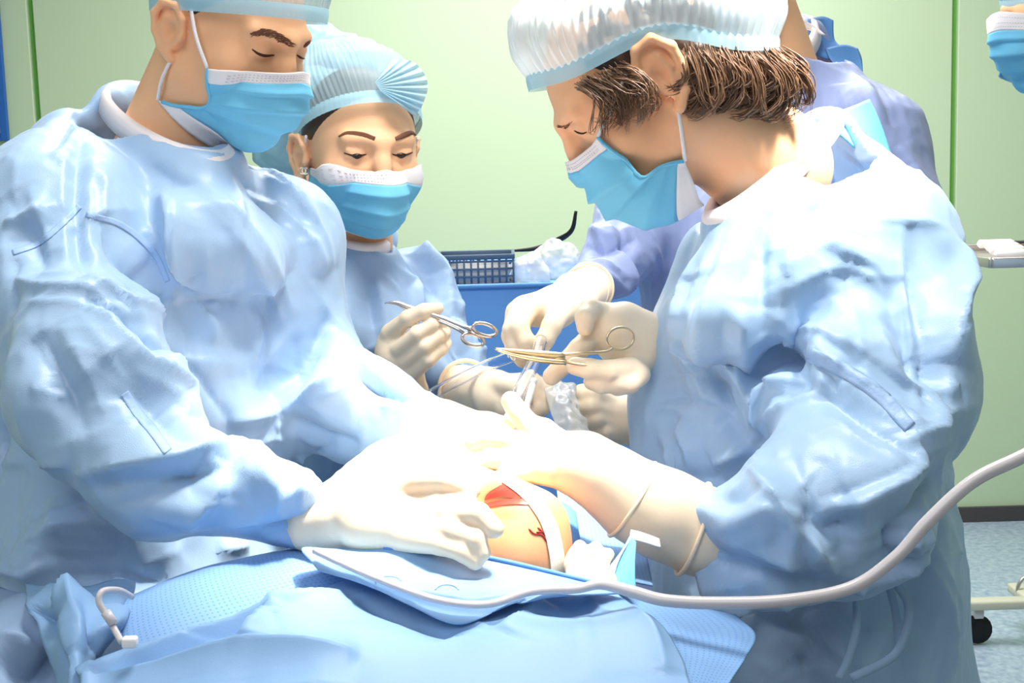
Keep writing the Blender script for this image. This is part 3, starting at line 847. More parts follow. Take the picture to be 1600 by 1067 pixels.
# ------------------------------------------------------------------ 2. woman between them
WOMAN_STROKES = [
    ([(600, 400), (640, 440), (660, 500)], .010, .02, .02), ([(625, 360), (650, 420), (690, 480)], -.010, .02, .02),
    ([(560, 410), (580, 470), (590, 540)], -.010, .03, .03), ([(640, 370), (690, 430), (705, 500)], .010, .014, .02),
    ([(705, 500), (740, 545), (790, 580)], .010, .014, .02), ([(690, 520), (710, 560), (720, 590)], -.012, .02, .02),
    ([(530, 420), (550, 500), (560, 560)], .008, .02, .03), ([(715, 540), (760, 545), (775, 575)], -.010, .014, .014)]
def woman():
    h = Head(564, 236, 1.80, 24, 5, -2, .98)
    root = empty('person', (P(580, 700, 1.95)[0], 1.95, 0))
    tag(root, 'person with pearl earring and drawn brows facing the camera, holding scissors-like forceps', 'person')
    nb_ = P(560, 430, 1.86)
    V, F = head_mesh(h, nb_, .05, jaw=.96, nose=.97, chin=.014)
    body = mesh_obj('body', V, F, M['skin_w'], root); body['label'] = 'light tan face and neck'
    tr = bvh(V, F)
    scalp(h, 'hair', root, .09)
    ribbon_on('eyebrow', tr, [(530, 213), (543, 209), (566, 211), (586, 217)], [1.3, 3.8, 4.3, 3.2], 1.75, M['brow'], body, thick=.12)
    ribbon_on('eyebrow', tr, [(618, 217), (630, 212), (642, 208), (649, 211)], [3.2, 4.3, 3.8, 1.3], 1.75, M['brow'], body, thick=.12)
    for pts, ir in (([(538, 239), (552, 243), (563, 243), (572, 241)], (558, 243)), ([(613, 241), (622, 243), (634, 242), (644, 238)], (627, 242))):
        ribbon_on('eyelash', tr, pts, [.8, 1.7, 1.8, .9], 1.75, M['lash'], body)
        ribbon_on('iris', tr, [(ir[0]-7, ir[1]), (ir[0], ir[1]+1), (ir[0]+7, ir[1])], [2, 4.6, 2], 1.75, M['iris'], body, seg=8)
    cp = cap(h, (0, -.016, .034), (0, -.45, 1), .087, .112, .108, shift=(.018, -.03, 0), puff=.2, parent=root, seed=2, pleats=40, pa=.005, cr=.012)
    f = Field(.005); f.cone(P(462, 190, 1.95), P(448, 225, 1.95), DR(62, 1.95), DR(48, 1.95), k=.02); f.cone(P(500, 170, 1.94), P(455, 215, 1.96), DR(60, 1.95), DR(50, 1.95), k=.03)
    v, q = f.build(); v = relax(v, q, 2); v = v+vnormals(v, q)*(.014*crumple(v*np.array([1., 1, .35]), 34, 3)-.004)[:, None]
    mesh_obj('cap_puff', v, q, M['cap_puff'], cp)
    fan = []
    for k in range(61):
        a = k/60; px, py = catmull([(612, 92), (648, 98), (668, 128), (662, 160), (648, 182)], 61)[k]
        kn = (586+8*a, 128+14*a); w_ = .006*math.sin(k*1.05)
        fan.append([P(kn[0]+(px-kn[0])*t, kn[1]+(py-kn[1])*t, 1.70+.03*t+w_*t-.012*math.sin(t*3)) for t in (0, .3, .65, .9, 1)])
    v, q, u = patch(fan, 61, 12); mesh_obj('cap_ruffle', v, q, M['cap_band2'], cp)
    S = [(.106, -.022), (.124, -.036), (.127, -.056), (.121, -.08), (.11, -.098), (.092, -.112), (.064, -.118)]
    E = [(497, 258), (494, 270), (490, 285), (487, 298), (490, 310), (500, 325), (520, 345)]
    face_mask(h, S, E, [.056, .058, .06, .062, .06, .056, .05], root, 1, loops=[(0, (.083, .008, .02), .003), (40, (.08, -.008, -.046), .003)], d=1.75, top=.2, bot=.97, tree=tr)
    e = hit(tr, 476, 268)[0]
    if e is None: e = h.w((.086, -.01, -.05))
    er = empty('earring', e); er.parent = root; er.location = Vector(e)-root.location
    t = np.linspace(.7, 2*np.pi-.7, 20); n0 = -CF
    for s_ in (-1, 1):
        pts = e+n0*.006+np.outer(np.cos(t)*s_*.0042-s_*.0018*-1, CR)+np.outer(np.sin(t)*.0045, CU)
        mesh_obj('earring_arc', *tube(pts, .0011, 6), M['pearl'], er)
    g = gown_field([
        ((568, 510, 1.95), (590, 700, 1.95), 84, 140), ((590, 700, 1.95), (590, 1100, 1.95), 140, 165), ((590, 1100, 1.95), (590, 1500, 1.95), 165, 180),
        ((530, 445, 1.92), (460, 480, 1.9), 40, 60), ((600, 435, 1.92), (648, 445, 1.95), 38, 50),
        ((648, 440, 1.95), (700, 570, 1.84), 52, 48, {'k': .03}), ((700, 570, 1.84), (745, 600, 1.78), 46, 30, {'k': .03}),
        ((460, 470, 1.9), (520, 640, 1.8), 62, 56), ((520, 640, 1.8), (622, 605, 1.74), 52, 32, {'k': .03}),
    ])
    nk = Neck((545, 376, 1.91), (572, 402, 1.79), (518, 388, 1.83)); nk.shape(g)
    V, F = g.build(clip=(np.array([-9, -9, .38]), np.array([9, 9, 9]))); V = relax(V, F, 2)
    V = sculpt(V, F, WOMAN_STROKES, .009, 9, nk.ring(1.06, 40), 3)
    gw = mesh_obj('gown', V, F, M['gown_w'], root); gt = bvh(V, F)
    nk.collar(gw, .008)
    legs(root, P(580, 700, 1.95)[0], 1.95, .3)
    # right hand with curled fingers round the forceps
    D0 = 1.70
    g1 = hand('glove', root, [
        [(610, 520, D0-.012, .0125), (638, 497, D0-.034, .0105), (662, 486, D0-.04, .0096), (683, 482, D0-.036, .0085)],
        [(624, 545, D0-.022, .0118), (652, 521, D0-.042, .0098), (676, 507, D0-.038, .0092), (690, 504, D0-.022, .0084)],
        [(635, 564, D0-.020, .0112), (664, 541, D0-.040, .0096), (686, 525, D0-.034, .009), (695, 520, D0-.017, .0082)],
        [(644, 584, D0-.014, .0105), (670, 562, D0-.034, .009), (690, 545, D0-.028, .0084), (697, 536, D0-.014, .0078)],
        [(640, 560, D0+.03, .014), (672, 528, D0+.02, .011), (694, 512, D0-.0, .0095)],
        ], [[(640, 612, D0+.03, .026), (628, 590, D0+.01, .027), (618, 560, D0, .026)], [(612, 550, D0, .02), (616, 528, D0-.005, .016)],
            [(632, 580, D0, .022), (630, 556, D0-.005, .016)], [(610, 535, D0, .016), (638, 575, D0-.004, .016)]])
    g2 = hand('glove', root, [
        [(800, 600, 1.60, .012), (828, 592, 1.585, .0105), (850, 606, 1.575, .0098), (858, 622, 1.57, .009)],
        [(800, 615, 1.595, .012), (832, 608, 1.58, .0105), (850, 624, 1.57, .0098), (848, 640, 1.565, .009)],
        [(795, 628, 1.59, .012), (825, 624, 1.575, .0105), (838, 640, 1.565, .0098), (830, 652, 1.56, .009)],
        [(788, 640, 1.59, .011), (812, 642, 1.575, .0098), (818, 655, 1.57, .009)],
        [(780, 600, 1.6, .013), (806, 606, 1.57, .011), (822, 620, 1.555, .0095)],
        ], [[(722, 608, 1.74, .033), (755, 612, 1.66, .030), (772, 614, 1.62, .027)], [(770, 604, 1.62, .02), (800, 602, 1.6, .014)], [(770, 624, 1.61, .022), (795, 630, 1.59, .014)]])
    ring_at('glove_cuff', P(727, 606, 1.73), P(760, 610, 1.66), .037, M['glove'], g2, .003)
    return root

# ------------------------------------------------------------------ 3. surgeon at the right
RIGHT_STROKES = [
    ([(1208, 300), (1190, 380), (1187, 470), (1192, 520)], -.012, .02, .03),
    ([(1192, 525), (1225, 545), (1262, 600)], -.018, .018, .018),
    ([(1200, 510), (1280, 540), (1330, 580)], .010, .02, .02),
    ([(1115, 350), (1085, 450), (1075, 520), (1100, 620), (1150, 660)], .014, .018, .025),
    ([(1160, 320), (1140, 420), (1115, 500), (1105, 540)], .012, .02, .02),
    ([(1105, 560), (1135, 620), (1160, 665)], -.016, .02, .018),
    ([(1165, 480), (1160, 560), (1175, 640), (1185, 670)], .014, .014, .02),
    ([(1185, 660), (1220, 610), (1260, 590)], .012, .014, .02),
    ([(1170, 600), (1220, 560), (1250, 580)], -.012, .018, .018),
    ([(1230, 610), (1250, 570)], .010, .012, .014),
    ([(1010, 630), (1050, 620), (1120, 640), (1170, 680)], -.012, .025, .025),
    ([(1060, 660), (1090, 700), (1090, 740)], .010, .014, .02),
    ([(1290, 200), (1380, 260), (1420, 330), (1470, 390)], .012, .025, .03),
    ([(1425, 345), (1440, 430), (1460, 520), (1475, 640)], -.018, .025, .03),
    ([(1505, 385), (1490, 470), (1490, 560)], .018, .014, .025),
    ([(1380, 430), (1410, 500), (1440, 570), (1490, 600)], -.014, .022, .03),
    ([(1500, 600), (1470, 610), (1450, 680), (1400, 700)], .014, .014, .02),
    ([(1270, 555), (1350, 600), (1410, 650), (1420, 680)], .007, .009, .009),
    ([(1260, 600), (1330, 640), (1400, 700), (1420, 720)], -.010, .018, .015),
    ([(1170, 690), (1240, 640), (1300, 600)], .010, .02, .025),
    ([(1165, 720), (1190, 770), (1220, 800), (1280, 835)], -.014, .02, .016),
    ([(1185, 750), (1230, 810), (1250, 815)], .014, .01, .016),
    ([(1270, 805), (1340, 790), (1400, 760), (1440, 730)], .018, .014, .03),
    ([(1250, 815), (1290, 825), (1340, 805)], -.014, .014, .02),
    ([(1248, 820), (1290, 870), (1310, 900)], .010, .012, .014),
    ([(1090, 800), (1150, 820), (1210, 805)], .010, .02, .02),
    ([(1080, 850), (1120, 880), (1220, 910), (1300, 920)], -.012, .015, .02),
    ([(1090, 880), (1110, 920), (1180, 940)], .014, .012, .015),
    ([(1240, 800), (1235, 850), (1225, 890)], .010, .012, .016),
    ([(1125, 730), (1170, 700), (1175, 690)], .016, .012, .016),
    ([(1120, 760), (1150, 740), (1170, 700)], -.012, .012, .012),
    ([(1390, 830), (1400, 870), (1440, 930)], -.014, .02, .025),
    ([(1470, 740), (1430, 790), (1385, 840)], -.012, .02, .02),
    ([(1400, 860), (1480, 830), (1500, 825)], .010, .016, .02),
    ([(1440, 880), (1470, 960), (1490, 1060)], .010, .02, .03), ([(1380, 900), (1390, 1000), (1380, 1067)], -.012, .025, .03),
    ([(1260, 960), (1300, 1010), (1360, 1040)], .012, .02, .03), ([(1180, 960), (1260, 1000), (1280, 1040)], -.012, .025, .02),
    ([(1200, 330), (1260, 300), (1310, 260)], .008, .02, .02), ([(1220, 420), (1300, 380), (1380, 400)], .006, .03, .03),
    ([(1340, 480), (1300, 540), (1290, 620)], .007, .02, .03),
]
def right_surgeon():
    h = Head(992, 124, 1.37, -92, 40, -1.6, .96)
    root = empty('person', (P(1300, 700, 1.5)[0], P(1300, 700, 1.5)[1], 0))
    tag(root, 'person at right with curly brown hair and see-through cap, face turned down in profile', 'person')
    nb_ = P(1205, 262, 1.43)
    V, F = head_mesh(h, nb_, .063, ear=1.18)
    body = mesh_obj('body', V, F, M['skin'], root); body['label'] = 'tan face and neck'
    tr = bvh(V, F)
    brow(tr, [(868, 194), (876, 198), (884, 198), (894, 190)], [1.2, 2.2, 2.2, 1], 1.3, body, 26, 6)
    ribbon_on('eyelash', tr, [(898, 204), (904, 207), (911, 208), (917, 206)], [.8, 1.8, 1.6, .7], 1.3, M['lash'], body)
    # hair: base volume and curled locks
    f = Field(.004)
    f.ell((0, -.016, .026), (.0785, .097, .087), k=.01)
    for sx in (-1, 1): f.chain([(sx*.062, -.05, -.012), (sx*.055, -.075, -.04), (sx*.045, -.08, -.06)], [.015, .02, .018], k=.02)
    f.chain([(-.035, -.08, -.05), (.035, -.08, -.05)], [.022, .022], k=.02)
    f.ell((0, .12, -.04), (.082, .088, .115), k=.008, sub=True)
    for sx in (-1, 1): f.ell((sx*.092, -.004, -.016), (.026, .032, .042), k=.006, sub=True)
    v, q = f.build(); v = v+vnormals(v, q)*(.006*crumple(v, 40, 2))[:, None]
    hr = mesh_obj('hair', h.w(v), q, M['hair_b'], root)
    parts = []
    def lock(pts, lats, n=12, r=.0008, rad=.0045):
        g = np.array([h.L(x, y, l) for (x, y), l in zip(pts, lats)]); g = catmull(g, 12)
        for _ in range(n):
            o = rng.normal(0, 1, 3)*rad; o2 = rng.normal(0, 1, 3)*rad*.7; t = np.linspace(0, 1, 12)[:, None]
            w_ = np.sin(t*rng.uniform(4, 8)+rng.random()*6)*rng.normal(0, 1, 3)*.0028
            p = g+o*(1-t)+o2*t*(1.2-t)+w_*t
            rr = r*np.clip(1.25-np.linspace(0, 1, 12)**2*1.1, .15, 1); parts.append(tube(h.w(p), rr, 4))
    J = lambda s_: rng.normal(0, s_)
    for k in range(70):                     # wavy nape hair below the cap
        u = rng.random(); x = 1062+164*u; y = 82+J(3)+8*u; l0 = -.084+.06*u**2+J(.003)
        ln = 48+52*rng.random()-20*(u > .85); dx = 14+26*u+J(8); cv = rng.choice([-1, -1, -1, 1])*(18+14*rng.random())
        lock([(x, y), (x+dx*.7, y+ln*.4), (x+dx*.9, y+ln*.75), (x+dx*.6+cv*.6, y+ln), (x+dx*.2+cv, y+ln*1.02)], [l0, l0-.006, l0-.006, l0-.002, l0+.004], 12)
    for k in range(26):                     # loose ends lit by the lamp behind
        x = 1205+J(14); y = 90+30*rng.random()
        lock([(x, y), (x+24+J(6), y+18), (x+36+J(8), y+45), (x+26+J(10), y+70), (x+5+J(8), y+80)], [-.02]*5, 2, .0004, .004)
    for k in range(26):                     # temple hair swept back towards the ear
        u = rng.random(); x = 902+75*u; y = 134-30*u+J(2); ln = 30+34*rng.random()
        lock([(x, y), (x+ln*.45, y+14+J(4)), (x+ln*.8, y+32+J(6)), (x+ln*.85+J(6), y+58+J(8)), (x+ln*.7+J(6), y+76+J(10))], [-.068-.014*u, -.08, -.085, -.084, -.082], 6, .0006, .004)
    for k in range(9):                     # wisps across the ear
        x = 968+J(10); y = 112+J(7)
        lock([(x, y), (x+28, y+6+J(5)), (x+52, y+26+J(6)), (x+48+J(6), y+52+J(6)), (x+28+J(6), y+60+J(6))], [-.084, -.1, -.107, -.104, -.098], 3, .0005, .003)
    mesh_obj('hair_locks', *join(parts), M['hair_l'], root)['kind'] = 'stuff'
    cap(h, (0, -.026, .003), (0, -.64, 1), .092, .138, .115, shift=(0, .0, .0), puff=.2, parent=root, seed=3, pleats=44, pa=.006, cr=.012, edge=.012, lift=.026, m='cap_w')
    S = [(893, 250), (902, 270), (918, 295), (940, 322), (975, 342), (1040, 352), (1098, 322)]
    E = [(946, 210), (958, 224), (975, 246), (1003, 277), (1030, 262), (1052, 252), (1066, 246)]
    face_mask(h, S, E, [.054, .058, .062, .064, .062, .058, .054], root, -1, loops=[(0, (-.083, .010, .012), .004), (45, (-.08, -.010, -.046), .004)], d=1.3, top=.15, bot=.9, tree=tr, pleats=(.42, .6, .78), pleat=.007)
    g = gown_field([
        ((1205, 410, 1.48), (1230, 560, 1.50), 112, 200), ((1230, 560, 1.50), (1260, 900, 1.50), 200, 222), ((1260, 900, 1.50), (1290, 1500, 1.5), 222, 250),
        ((1285, 235, 1.5), (1372, 372, 1.45), 55, 108), ((1262, 335, 1.47), (1345, 410, 1.42), 66, 130),
        ((1345, 410, 1.42), (1385, 590, 1.34), 132, 122), ((1385, 590, 1.34), (1320, 790, 1.24), 122, 122),
        ((1320, 790, 1.24), (1200, 840, 1.23), 118, 98), ((1200, 840, 1.23), (1118, 830, 1.24), 98, 58, {'k': .03}),
        ((1130, 420, 1.54), (1075, 620, 1.52), 70, 68), ((1075, 620, 1.52), (1035, 740, 1.50), 68, 50),
        ((1378, 640, 1.56), (1372, 900, 1.56), 102, 102), ((1372, 900, 1.56), (1440, 1400, 1.56), 102, 150),
    ])
    nk = Neck((1292, 190, 1.50), (1120, 334, 1.41), (1212, 284, 1.36)); nk.shape(g)
    V, F = g.build(clip=(np.array([-9, -9, .38]), np.array([9, 9, 9]))); V = relax(V, F, 2)
    V = sculpt(V, F, RIGHT_STROKES, .011, 8, nk.ring(1.06, 40), 3)
    gw = mesh_obj('gown', V, F, M['gown'], root); gt = bvh(V, F)
    nk.collar(gw)
    strip_on('seam_tape', gt, [(1262, 552), (1330, 586), (1380, 622), (1422, 668)], 22, M['seam'], gw)
    # neck ties sticking up behind
    def ribbon(name, pts, w, m, par, th=.0015):
        q = catmull(np.array(pts), 24); T = np.gradient(q, axis=0); side = np.array([unit(np.cross(t, CF)) for t in T])*w/2
        V = np.stack([q-side, q+side], 1).reshape(-1, 3); return solid(mesh_obj(name, V, grid_faces(24, 2), m, par), th)
    V_, F_, U_ = patch([[P(1270, 182, 1.46), P(1315, 172, 1.5), P(1358, 155, 1.52)], [P(1305, 205, 1.46), P(1340, 205, 1.5), P(1372, 185, 1.53)], [P(1350, 245, 1.48), P(1372, 250, 1.51), P(1390, 235, 1.54)], [P(1385, 285, 1.47), P(1392, 285, 1.49), P(1402, 275, 1.5)]], 20, 14)
    solid(mesh_obj('neck_flap', V_, F_, M['mask'], gw, uv=U_), .002)
    # waist tie hanging behind
    ribbon('waist_tie', [P(1395, 905, 1.28), P(1420, 950, 1.27), P(1400, 1020, 1.27), P(1330, 1060, 1.26)], .009, M['gown'], gw)
    ribbon('waist_tie', [P(1338, 930, 1.27), P(1338, 980, 1.26), P(1325, 1030, 1.26), P(1310, 1060, 1.26)], .008, M['gown'], gw)
    ribbon('waist_tie', [P(1385, 900, 1.29), P(1400, 960, 1.28), P(1404, 1010, 1.28)], .008, M['gown'], gw)
    legs(root, P(1300, 700, 1.5)[0], 1.5, -1.4)
    # left (near) hand in a long cuffed glove, fingers over the patient's mouth
    g1 = hand('glove', root, [
        [(860, 690, 1.24, .0135), (830, 668, 1.25, .0115), (810, 645, 1.255, .0105), (798, 626, 1.26, .0095)],
        [(845, 708, 1.24, .0135), (800, 690, 1.25, .0115), (765, 685, 1.26, .0105), (740, 692, 1.265, .0095)],
        [(845, 725, 1.235, .013), (800, 718, 1.245, .0115), (765, 718, 1.25, .0105), (745, 726, 1.25, .0095)],
        [(855, 738, 1.23, .0125), (822, 738, 1.235, .0105), (795, 742, 1.235, .0098), (778, 752, 1.235, .009)],
        [(885, 700, 1.27, .014), (850, 672, 1.29, .0115), (820, 660, 1.3, .0102), (800, 655, 1.3, .009)],
        ], [[(1092, 828, 1.24, .0445), (1035, 802, 1.24, .042), (990, 780, 1.24, .038), (950, 750, 1.24, .033), (915, 728, 1.24, .03)], [(915, 715, 1.245, .024), (862, 700, 1.24, .018)], [(915, 740, 1.235, .024), (856, 730, 1.235, .017)]])
    ring_at('glove_cuff', P(1083, 826, 1.24), P(1050, 814, 1.24), .0462, M['glove'], g1, .0022)
    ring_at('glove_cuff', P(988, 780, 1.24), P(960, 762, 1.24), .0415, M['glove'], g1, .002)
    # right (far) hand, palm to the camera, holding the needle holder
    D1 = 1.48
    g2 = hand('glove', root, [
        [(930, 520, D1, .0135), (905, 545, D1-.015, .0118), (880, 570, D1-.022, .011), (862, 588, D1-.022, .0105)],
        [(985, 575, D1-.03, .0135), (950, 580, D1-.05, .0122), (920, 576, D1-.052, .0112), (899, 572, D1-.045, .0105)],
        [(992, 588, D1-.02, .0125), (965, 598, D1-.042, .0115), (940, 600, D1-.045, .0105), (925, 596, D1-.04, .0098)],
        [(940, 492, D1+.01, .015), (922, 484, D1-.012, .0125), (914, 496, D1-.028, .0112), (914, 512, D1-.03, .0095)],
        [(995, 570, D1-.01, .0125), (1000, 585, D1-.03, .0115), (985, 600, D1-.04, .0105), (965, 606, D1-.038, .0095)],
        ], [[(1030, 545, D1+.035, .03), (1000, 530, D1+.02, .032), (965, 520, D1+.005, .028)], [(975, 500, D1+.015, .022), (945, 500, D1+.01, .018)],
            [(1000, 560, D1+.0, .02), (960, 545, D1+.005, .018)], [(960, 510, D1+.005, .02), (935, 522, D1, .016)]])
    return root

# ------------------------------------------------------------------ 4. assistant behind the right surgeon
BACK_STROKES = [
    ([(925, 320), (960, 360), (985, 400), (1000, 460)], .010, .015, .02), ([(910, 380), (950, 385), (1000, 370)], -.012, .018, .018),
    ([(905, 420), (940, 430), (980, 450)], .010, .012, .016), ([(960, 330), (1000, 420), (1010, 480)], -.012, .02, .02),
    ([(1330, 130), (1370, 220), (1400, 270)], .008, .02, .02), ([(1290, 90), (1330, 170), (1345, 230)], -.008, .02, .02), ([(1400, 230), (1430, 280), (1450, 310)], .008, .015, .02),
    ([(935, 450), (965, 470), (1010, 480)], -.010, .014, .014)]
def back_assistant():
    h = Head(1140, -40, 1.95, -70, 15, 0, 1.0)
    root = empty('person', (P(1200, 500, 2.0)[0], 2.0, 0))
    tag(root, 'person in periwinkle gown standing behind the curly-haired person, head hidden, green shirt at neck', 'person')
    nb_ = P(1215, 130, 2.03)
    V, F = head_mesh(h, nb_, .062)
    body = mesh_obj('body', V, F, M['skin'], root); scalp(h, 'hair', root, .07)
    GS = [(.106, -.022), (.124, -.036), (.127, -.056), (.121, -.08), (.112, -.105), (.092, -.124), (.062, -.132)]
    face_mask(h, GS, [(1, 1)]*7, [.06]*7, root, -1, tree=bvh(V, F), local=True, loops=[(0, (-.083, .008, .02), .003), (44, (-.08, -.008, -.046), .003)])
    cap(h, (0, -.014, .04), (0, -.3, 1), .087, .112, .1, puff=.18, parent=root, seed=5)
    g = gown_field([
        ((1225, 170, 2.06), (1180, 420, 2.04), 100, 165), ((1180, 420, 2.04), (1180, 900, 2.02), 165, 170), ((1180, 900, 2.02), (1180, 1300, 2.0), 170, 180),
        ((1255, 140, 2.08), (1345, 235, 2.0), 62, 92), ((1345, 235, 2.0), (1395, 360, 1.95), 92, 76), ((1395, 360, 1.95), (1350, 560, 1.9), 76, 66),
        ((1120, 250, 2.08), (1010, 340, 2.0), 80, 78), ((1010, 340, 2.0), (955, 410, 1.88), 76, 52, {'k': .03}), ((955, 410, 1.88), (912, 452, 1.80), 50, 30, {'k': .025}),
        ((1350, 560, 1.92), (1150, 640, 1.82), 60, 44), ((1150, 640, 1.82), (1020, 664, 1.72), 42, 28)])
    nk = Neck((1262, 40, 2.1), (1165, 118, 1.98), (1240, 96, 1.97)); nk.shape(g)
    V, F = g.build(clip=(np.array([-9, -9, .38]), np.array([9, 9, 9]))); V = relax(V, F, 2)
    V = sculpt(V, F, BACK_STROKES, .009, 9, nk.ring(1.06, 40), 3)
    gw = mesh_obj('gown', V, F, M['gown_lav'], root); gt = bvh(V, F)
    nk.collar(gw)
    mesh_obj('shirt_collar', *tube([P(1212, 100, 1.99), P(1228, 92, 1.985), P(1245, 76, 1.985), P(1250, 62, 2.0)], [.004, .009, .010, .006], 8, seg=16), M['green_scrub'], root)
    # tied ribbon ends behind the neck
    for rows in ([[P(1262, 30, 2.08), P(1285, 26, 2.1), P(1302, 32, 2.1)], [P(1262, 58, 2.06), P(1285, 62, 2.08), P(1303, 60, 2.09)], [P(1270, 85, 2.05), P(1300, 92, 2.06), P(1312, 72, 2.08)]],
                 [[P(1290, 76, 2.06), P(1318, 70, 2.08), P(1340, 76, 2.1)], [P(1300, 96, 2.05), P(1325, 95, 2.07), P(1346, 92, 2.09)], [P(1325, 112, 2.04), P(1340, 120, 2.06), P(1348, 112, 2.07)]]):
        v, f_, u = patch(rows, 14, 14); solid(mesh_obj('neck_tie', v, f_, M['drape_in'], gw, uv=u), .002)
    v, f_, u = patch([[P(1212, 22, 2.03), P(1245, 28, 2.04), P(1275, 42, 2.05)], [P(1220, 36, 2.02), P(1250, 42, 2.03), P(1290, 56, 2.04)]], 8, 14); solid(mesh_obj('neck_tie', v, f_, M['binding'], gw, uv=u), .002)
    legs(root, P(1180, 700, 2.0)[0], 2.02, -1.2)
    D2 = 1.66
    g1 = hand('glove', root, [
        [(822, 488, D2-.005, .0135), (812, 512, D2-.03, .0118), (822, 532, D2-.035, .0108), (834, 544, D2-.03, .0095)],
        [(812, 486, D2, .0135), (800, 515, D2-.018, .012), (806, 540, D2-.02, .0108), (820, 552, D2-.018, .0098)],
        [(806, 488, D2+.015, .013), (798, 525, D2+.0, .0118), (806, 552, D2-.002, .0108), (822, 562, D2, .0098)],
        [(806, 495, D2+.03, .012), (802, 540, D2+.018, .0108), (816, 562, D2+.015, .0098), (830, 560, D2+.015, .009)],
        [(872, 490, D2-.01, .015), (862, 510, D2-.03, .013), (852, 530, D2-.036, .0118), (846, 544, D2-.034, .010)],
        ], [[(925, 448, D2+.12, .031), (898, 462, D2+.05, .029), (872, 478, D2+.01, .027)], [(872, 472, D2+.005, .02), (820, 480, D2, .016)], [(868, 488, D2+.015, .02), (812, 490, D2+.015, .017)]])
    ring_at('glove_cuff', P(915, 452, D2+.10), P(898, 462, D2+.05), .032, M['glove'], g1, .002)
    ring_at('glove_cuff', P(921, 449, D2+.115), P(898, 462, D2+.05), .034, M['glove'], g1, .002)
    D3 = 1.62
    hand('glove', root, [
        [(955, 632, D3, .0135), (928, 618, D3-.02, .012), (908, 618, D3-.015, .011), (902, 628, D3+.01, .010)],
        [(955, 648, D3-.005, .0135), (925, 636, D3-.025, .012), (906, 638, D3-.018, .011), (902, 648, D3+.01, .010)],
        [(958, 664, D3-.005, .013), (930, 656, D3-.025, .0115), (912, 658, D3-.018, .0108), (908, 664, D3+.01, .010)],
        [(965, 680, D3, .012), (942, 676, D3-.02, .0108), (926, 676, D3-.014, .010), (922, 680, D3+.01, .009)],
        [(960, 625, D3+.02, .013), (930, 612, D3+.015, .0115), (908, 612, D3+.01, .010)],
        ], [[(1030, 664, D3+.09, .028), (1000, 660, D3+.04, .028), (975, 655, D3+.005, .026)], [(980, 642, D3, .02), (955, 638, D3-.004, .015)], [(985, 672, D3, .02), (962, 670, D3-.003, .015)]])
    return root

# ------------------------------------------------------------------ 5. person at the upper right edge, 6. person behind the woman
def edge_person():
    h = Head(1648, 22, 2.25, -55, 8, 0, 1.0)
    root = empty('person', (P(1740, 500, 2.4)[0], 2.4, 0))
    tag(root, 'person cut off at the upper right edge, only nose and blue mask in view', 'person')
    nb_ = P(1720, 210, 2.36)
    V, F = head_mesh(h, nb_, .058)
    body = mesh_obj('body', V, F, M['skin'], root); tr = bvh(V, F)
    S = [(1562, 18), (1563, 40), (1568, 62), (1574, 85), (1590, 112), (1612, 132), (1640, 140)]
    E = [(1660, 30), (1662, 45), (1664, 60), (1665, 75), (1664, 88), (1662, 100), (1660, 112)]
    face_mask(h, S, E, [.06]*7, root, -1, d=2.2, top=.22, bot=.97, tree=tr)
    cap(h, (0, -.014, .04), (0, .1, 1), .087, .11, .1, puff=.18, parent=root, seed=6)
    g = gown_field([((1730, 260, 2.4), (1760, 500, 2.4), 90, 130), ((1760, 500, 2.4), (1860, 1200, 2.4), 130, 150), ((1760, 300, 2.4), (1810, 330, 2.3), 70, 60), ((1810, 330, 2.3), (1800, 560, 2.25), 62, 50)])
    V, F = g.build(clip=(np.array([-9, -9, .38]), np.array([9, 9, 9]))); mesh_obj('gown', relax(V, F, 2), F, M['gown'], root)
    legs(root, 1.34, 2.45, -.9)
def hidden_person():
    h = Head(505, 150, 2.55, 35, 12, 0, .95)
    root = empty('person', (P(470, 500, 2.6)[0], 2.6, 0))
    tag(root, 'person hidden behind the others at left, only the top of a blue cap shows', 'person')
    nb_ = P(480, 290, 2.62)
    V, F = head_mesh(h, nb_, .055, res=.004); mesh_obj('body', V, F, M['skin'], root); scalp(h, 'hair', root, .07)
    GS = [(.106, -.022), (.124, -.036), (.127, -.056), (.121, -.08), (.112, -.105), (.092, -.124), (.062, -.132)]
    face_mask(h, GS, [(1, 1)]*7, [.06]*7, root, 1, tree=bvh(V, F), local=True, loops=[(0, (.083, .008, .02), .003), (44, (.08, -.008, -.046), .003)])
    cap(h, (0, -.014, .036), (0, .2, 1), .088, .112, .1, puff=.22, parent=root, seed=8, m='cap_b', cr=.014)
    g = gown_field([((478, 320, 2.66), (470, 560, 2.66), 70, 120), ((470, 560, 2.66), (470, 1100, 2.66), 120, 140), ((440, 330, 2.66), (390, 370, 2.66), 50, 52), ((520, 330, 2.66), (570, 370, 2.66), 50, 52)])
    V, F = g.build(clip=(np.array([-9, -9, .38]), np.array([9, 9, 9]))); mesh_obj('gown', relax(V, F, 2), F, M['gown'], root)
    legs(root, P(470, 700, 2.6)[0], 2.64, .5)
left_surgeon(); woman(); right_surgeon(); back_assistant(); edge_person(); hidden_person()
# ================================================================== operating table, patient, drapes
ot = empty('operating_table', (0, .5, 0))
tag(ot, 'operating table with dark cushion hidden under the blue drapes', 'operating table')
mesh_obj('cushion', *box((-.06, .48, .775), (.42, 1.75, .08), bev=.025), M['cushion'], ot)
mesh_obj('frame', *box((-.06, .48, .70), (.38, 1.7, .05), bev=.01), M['tray'], ot)
mesh_obj('column', *box((-.06, .3, .385), (.24, .34, .59), bev=.03), M['tray'], ot)
mesh_obj('base', *box((-.06, .3, .05), (.4, 1.0, .1), bev=.03), M['tray'], ot)

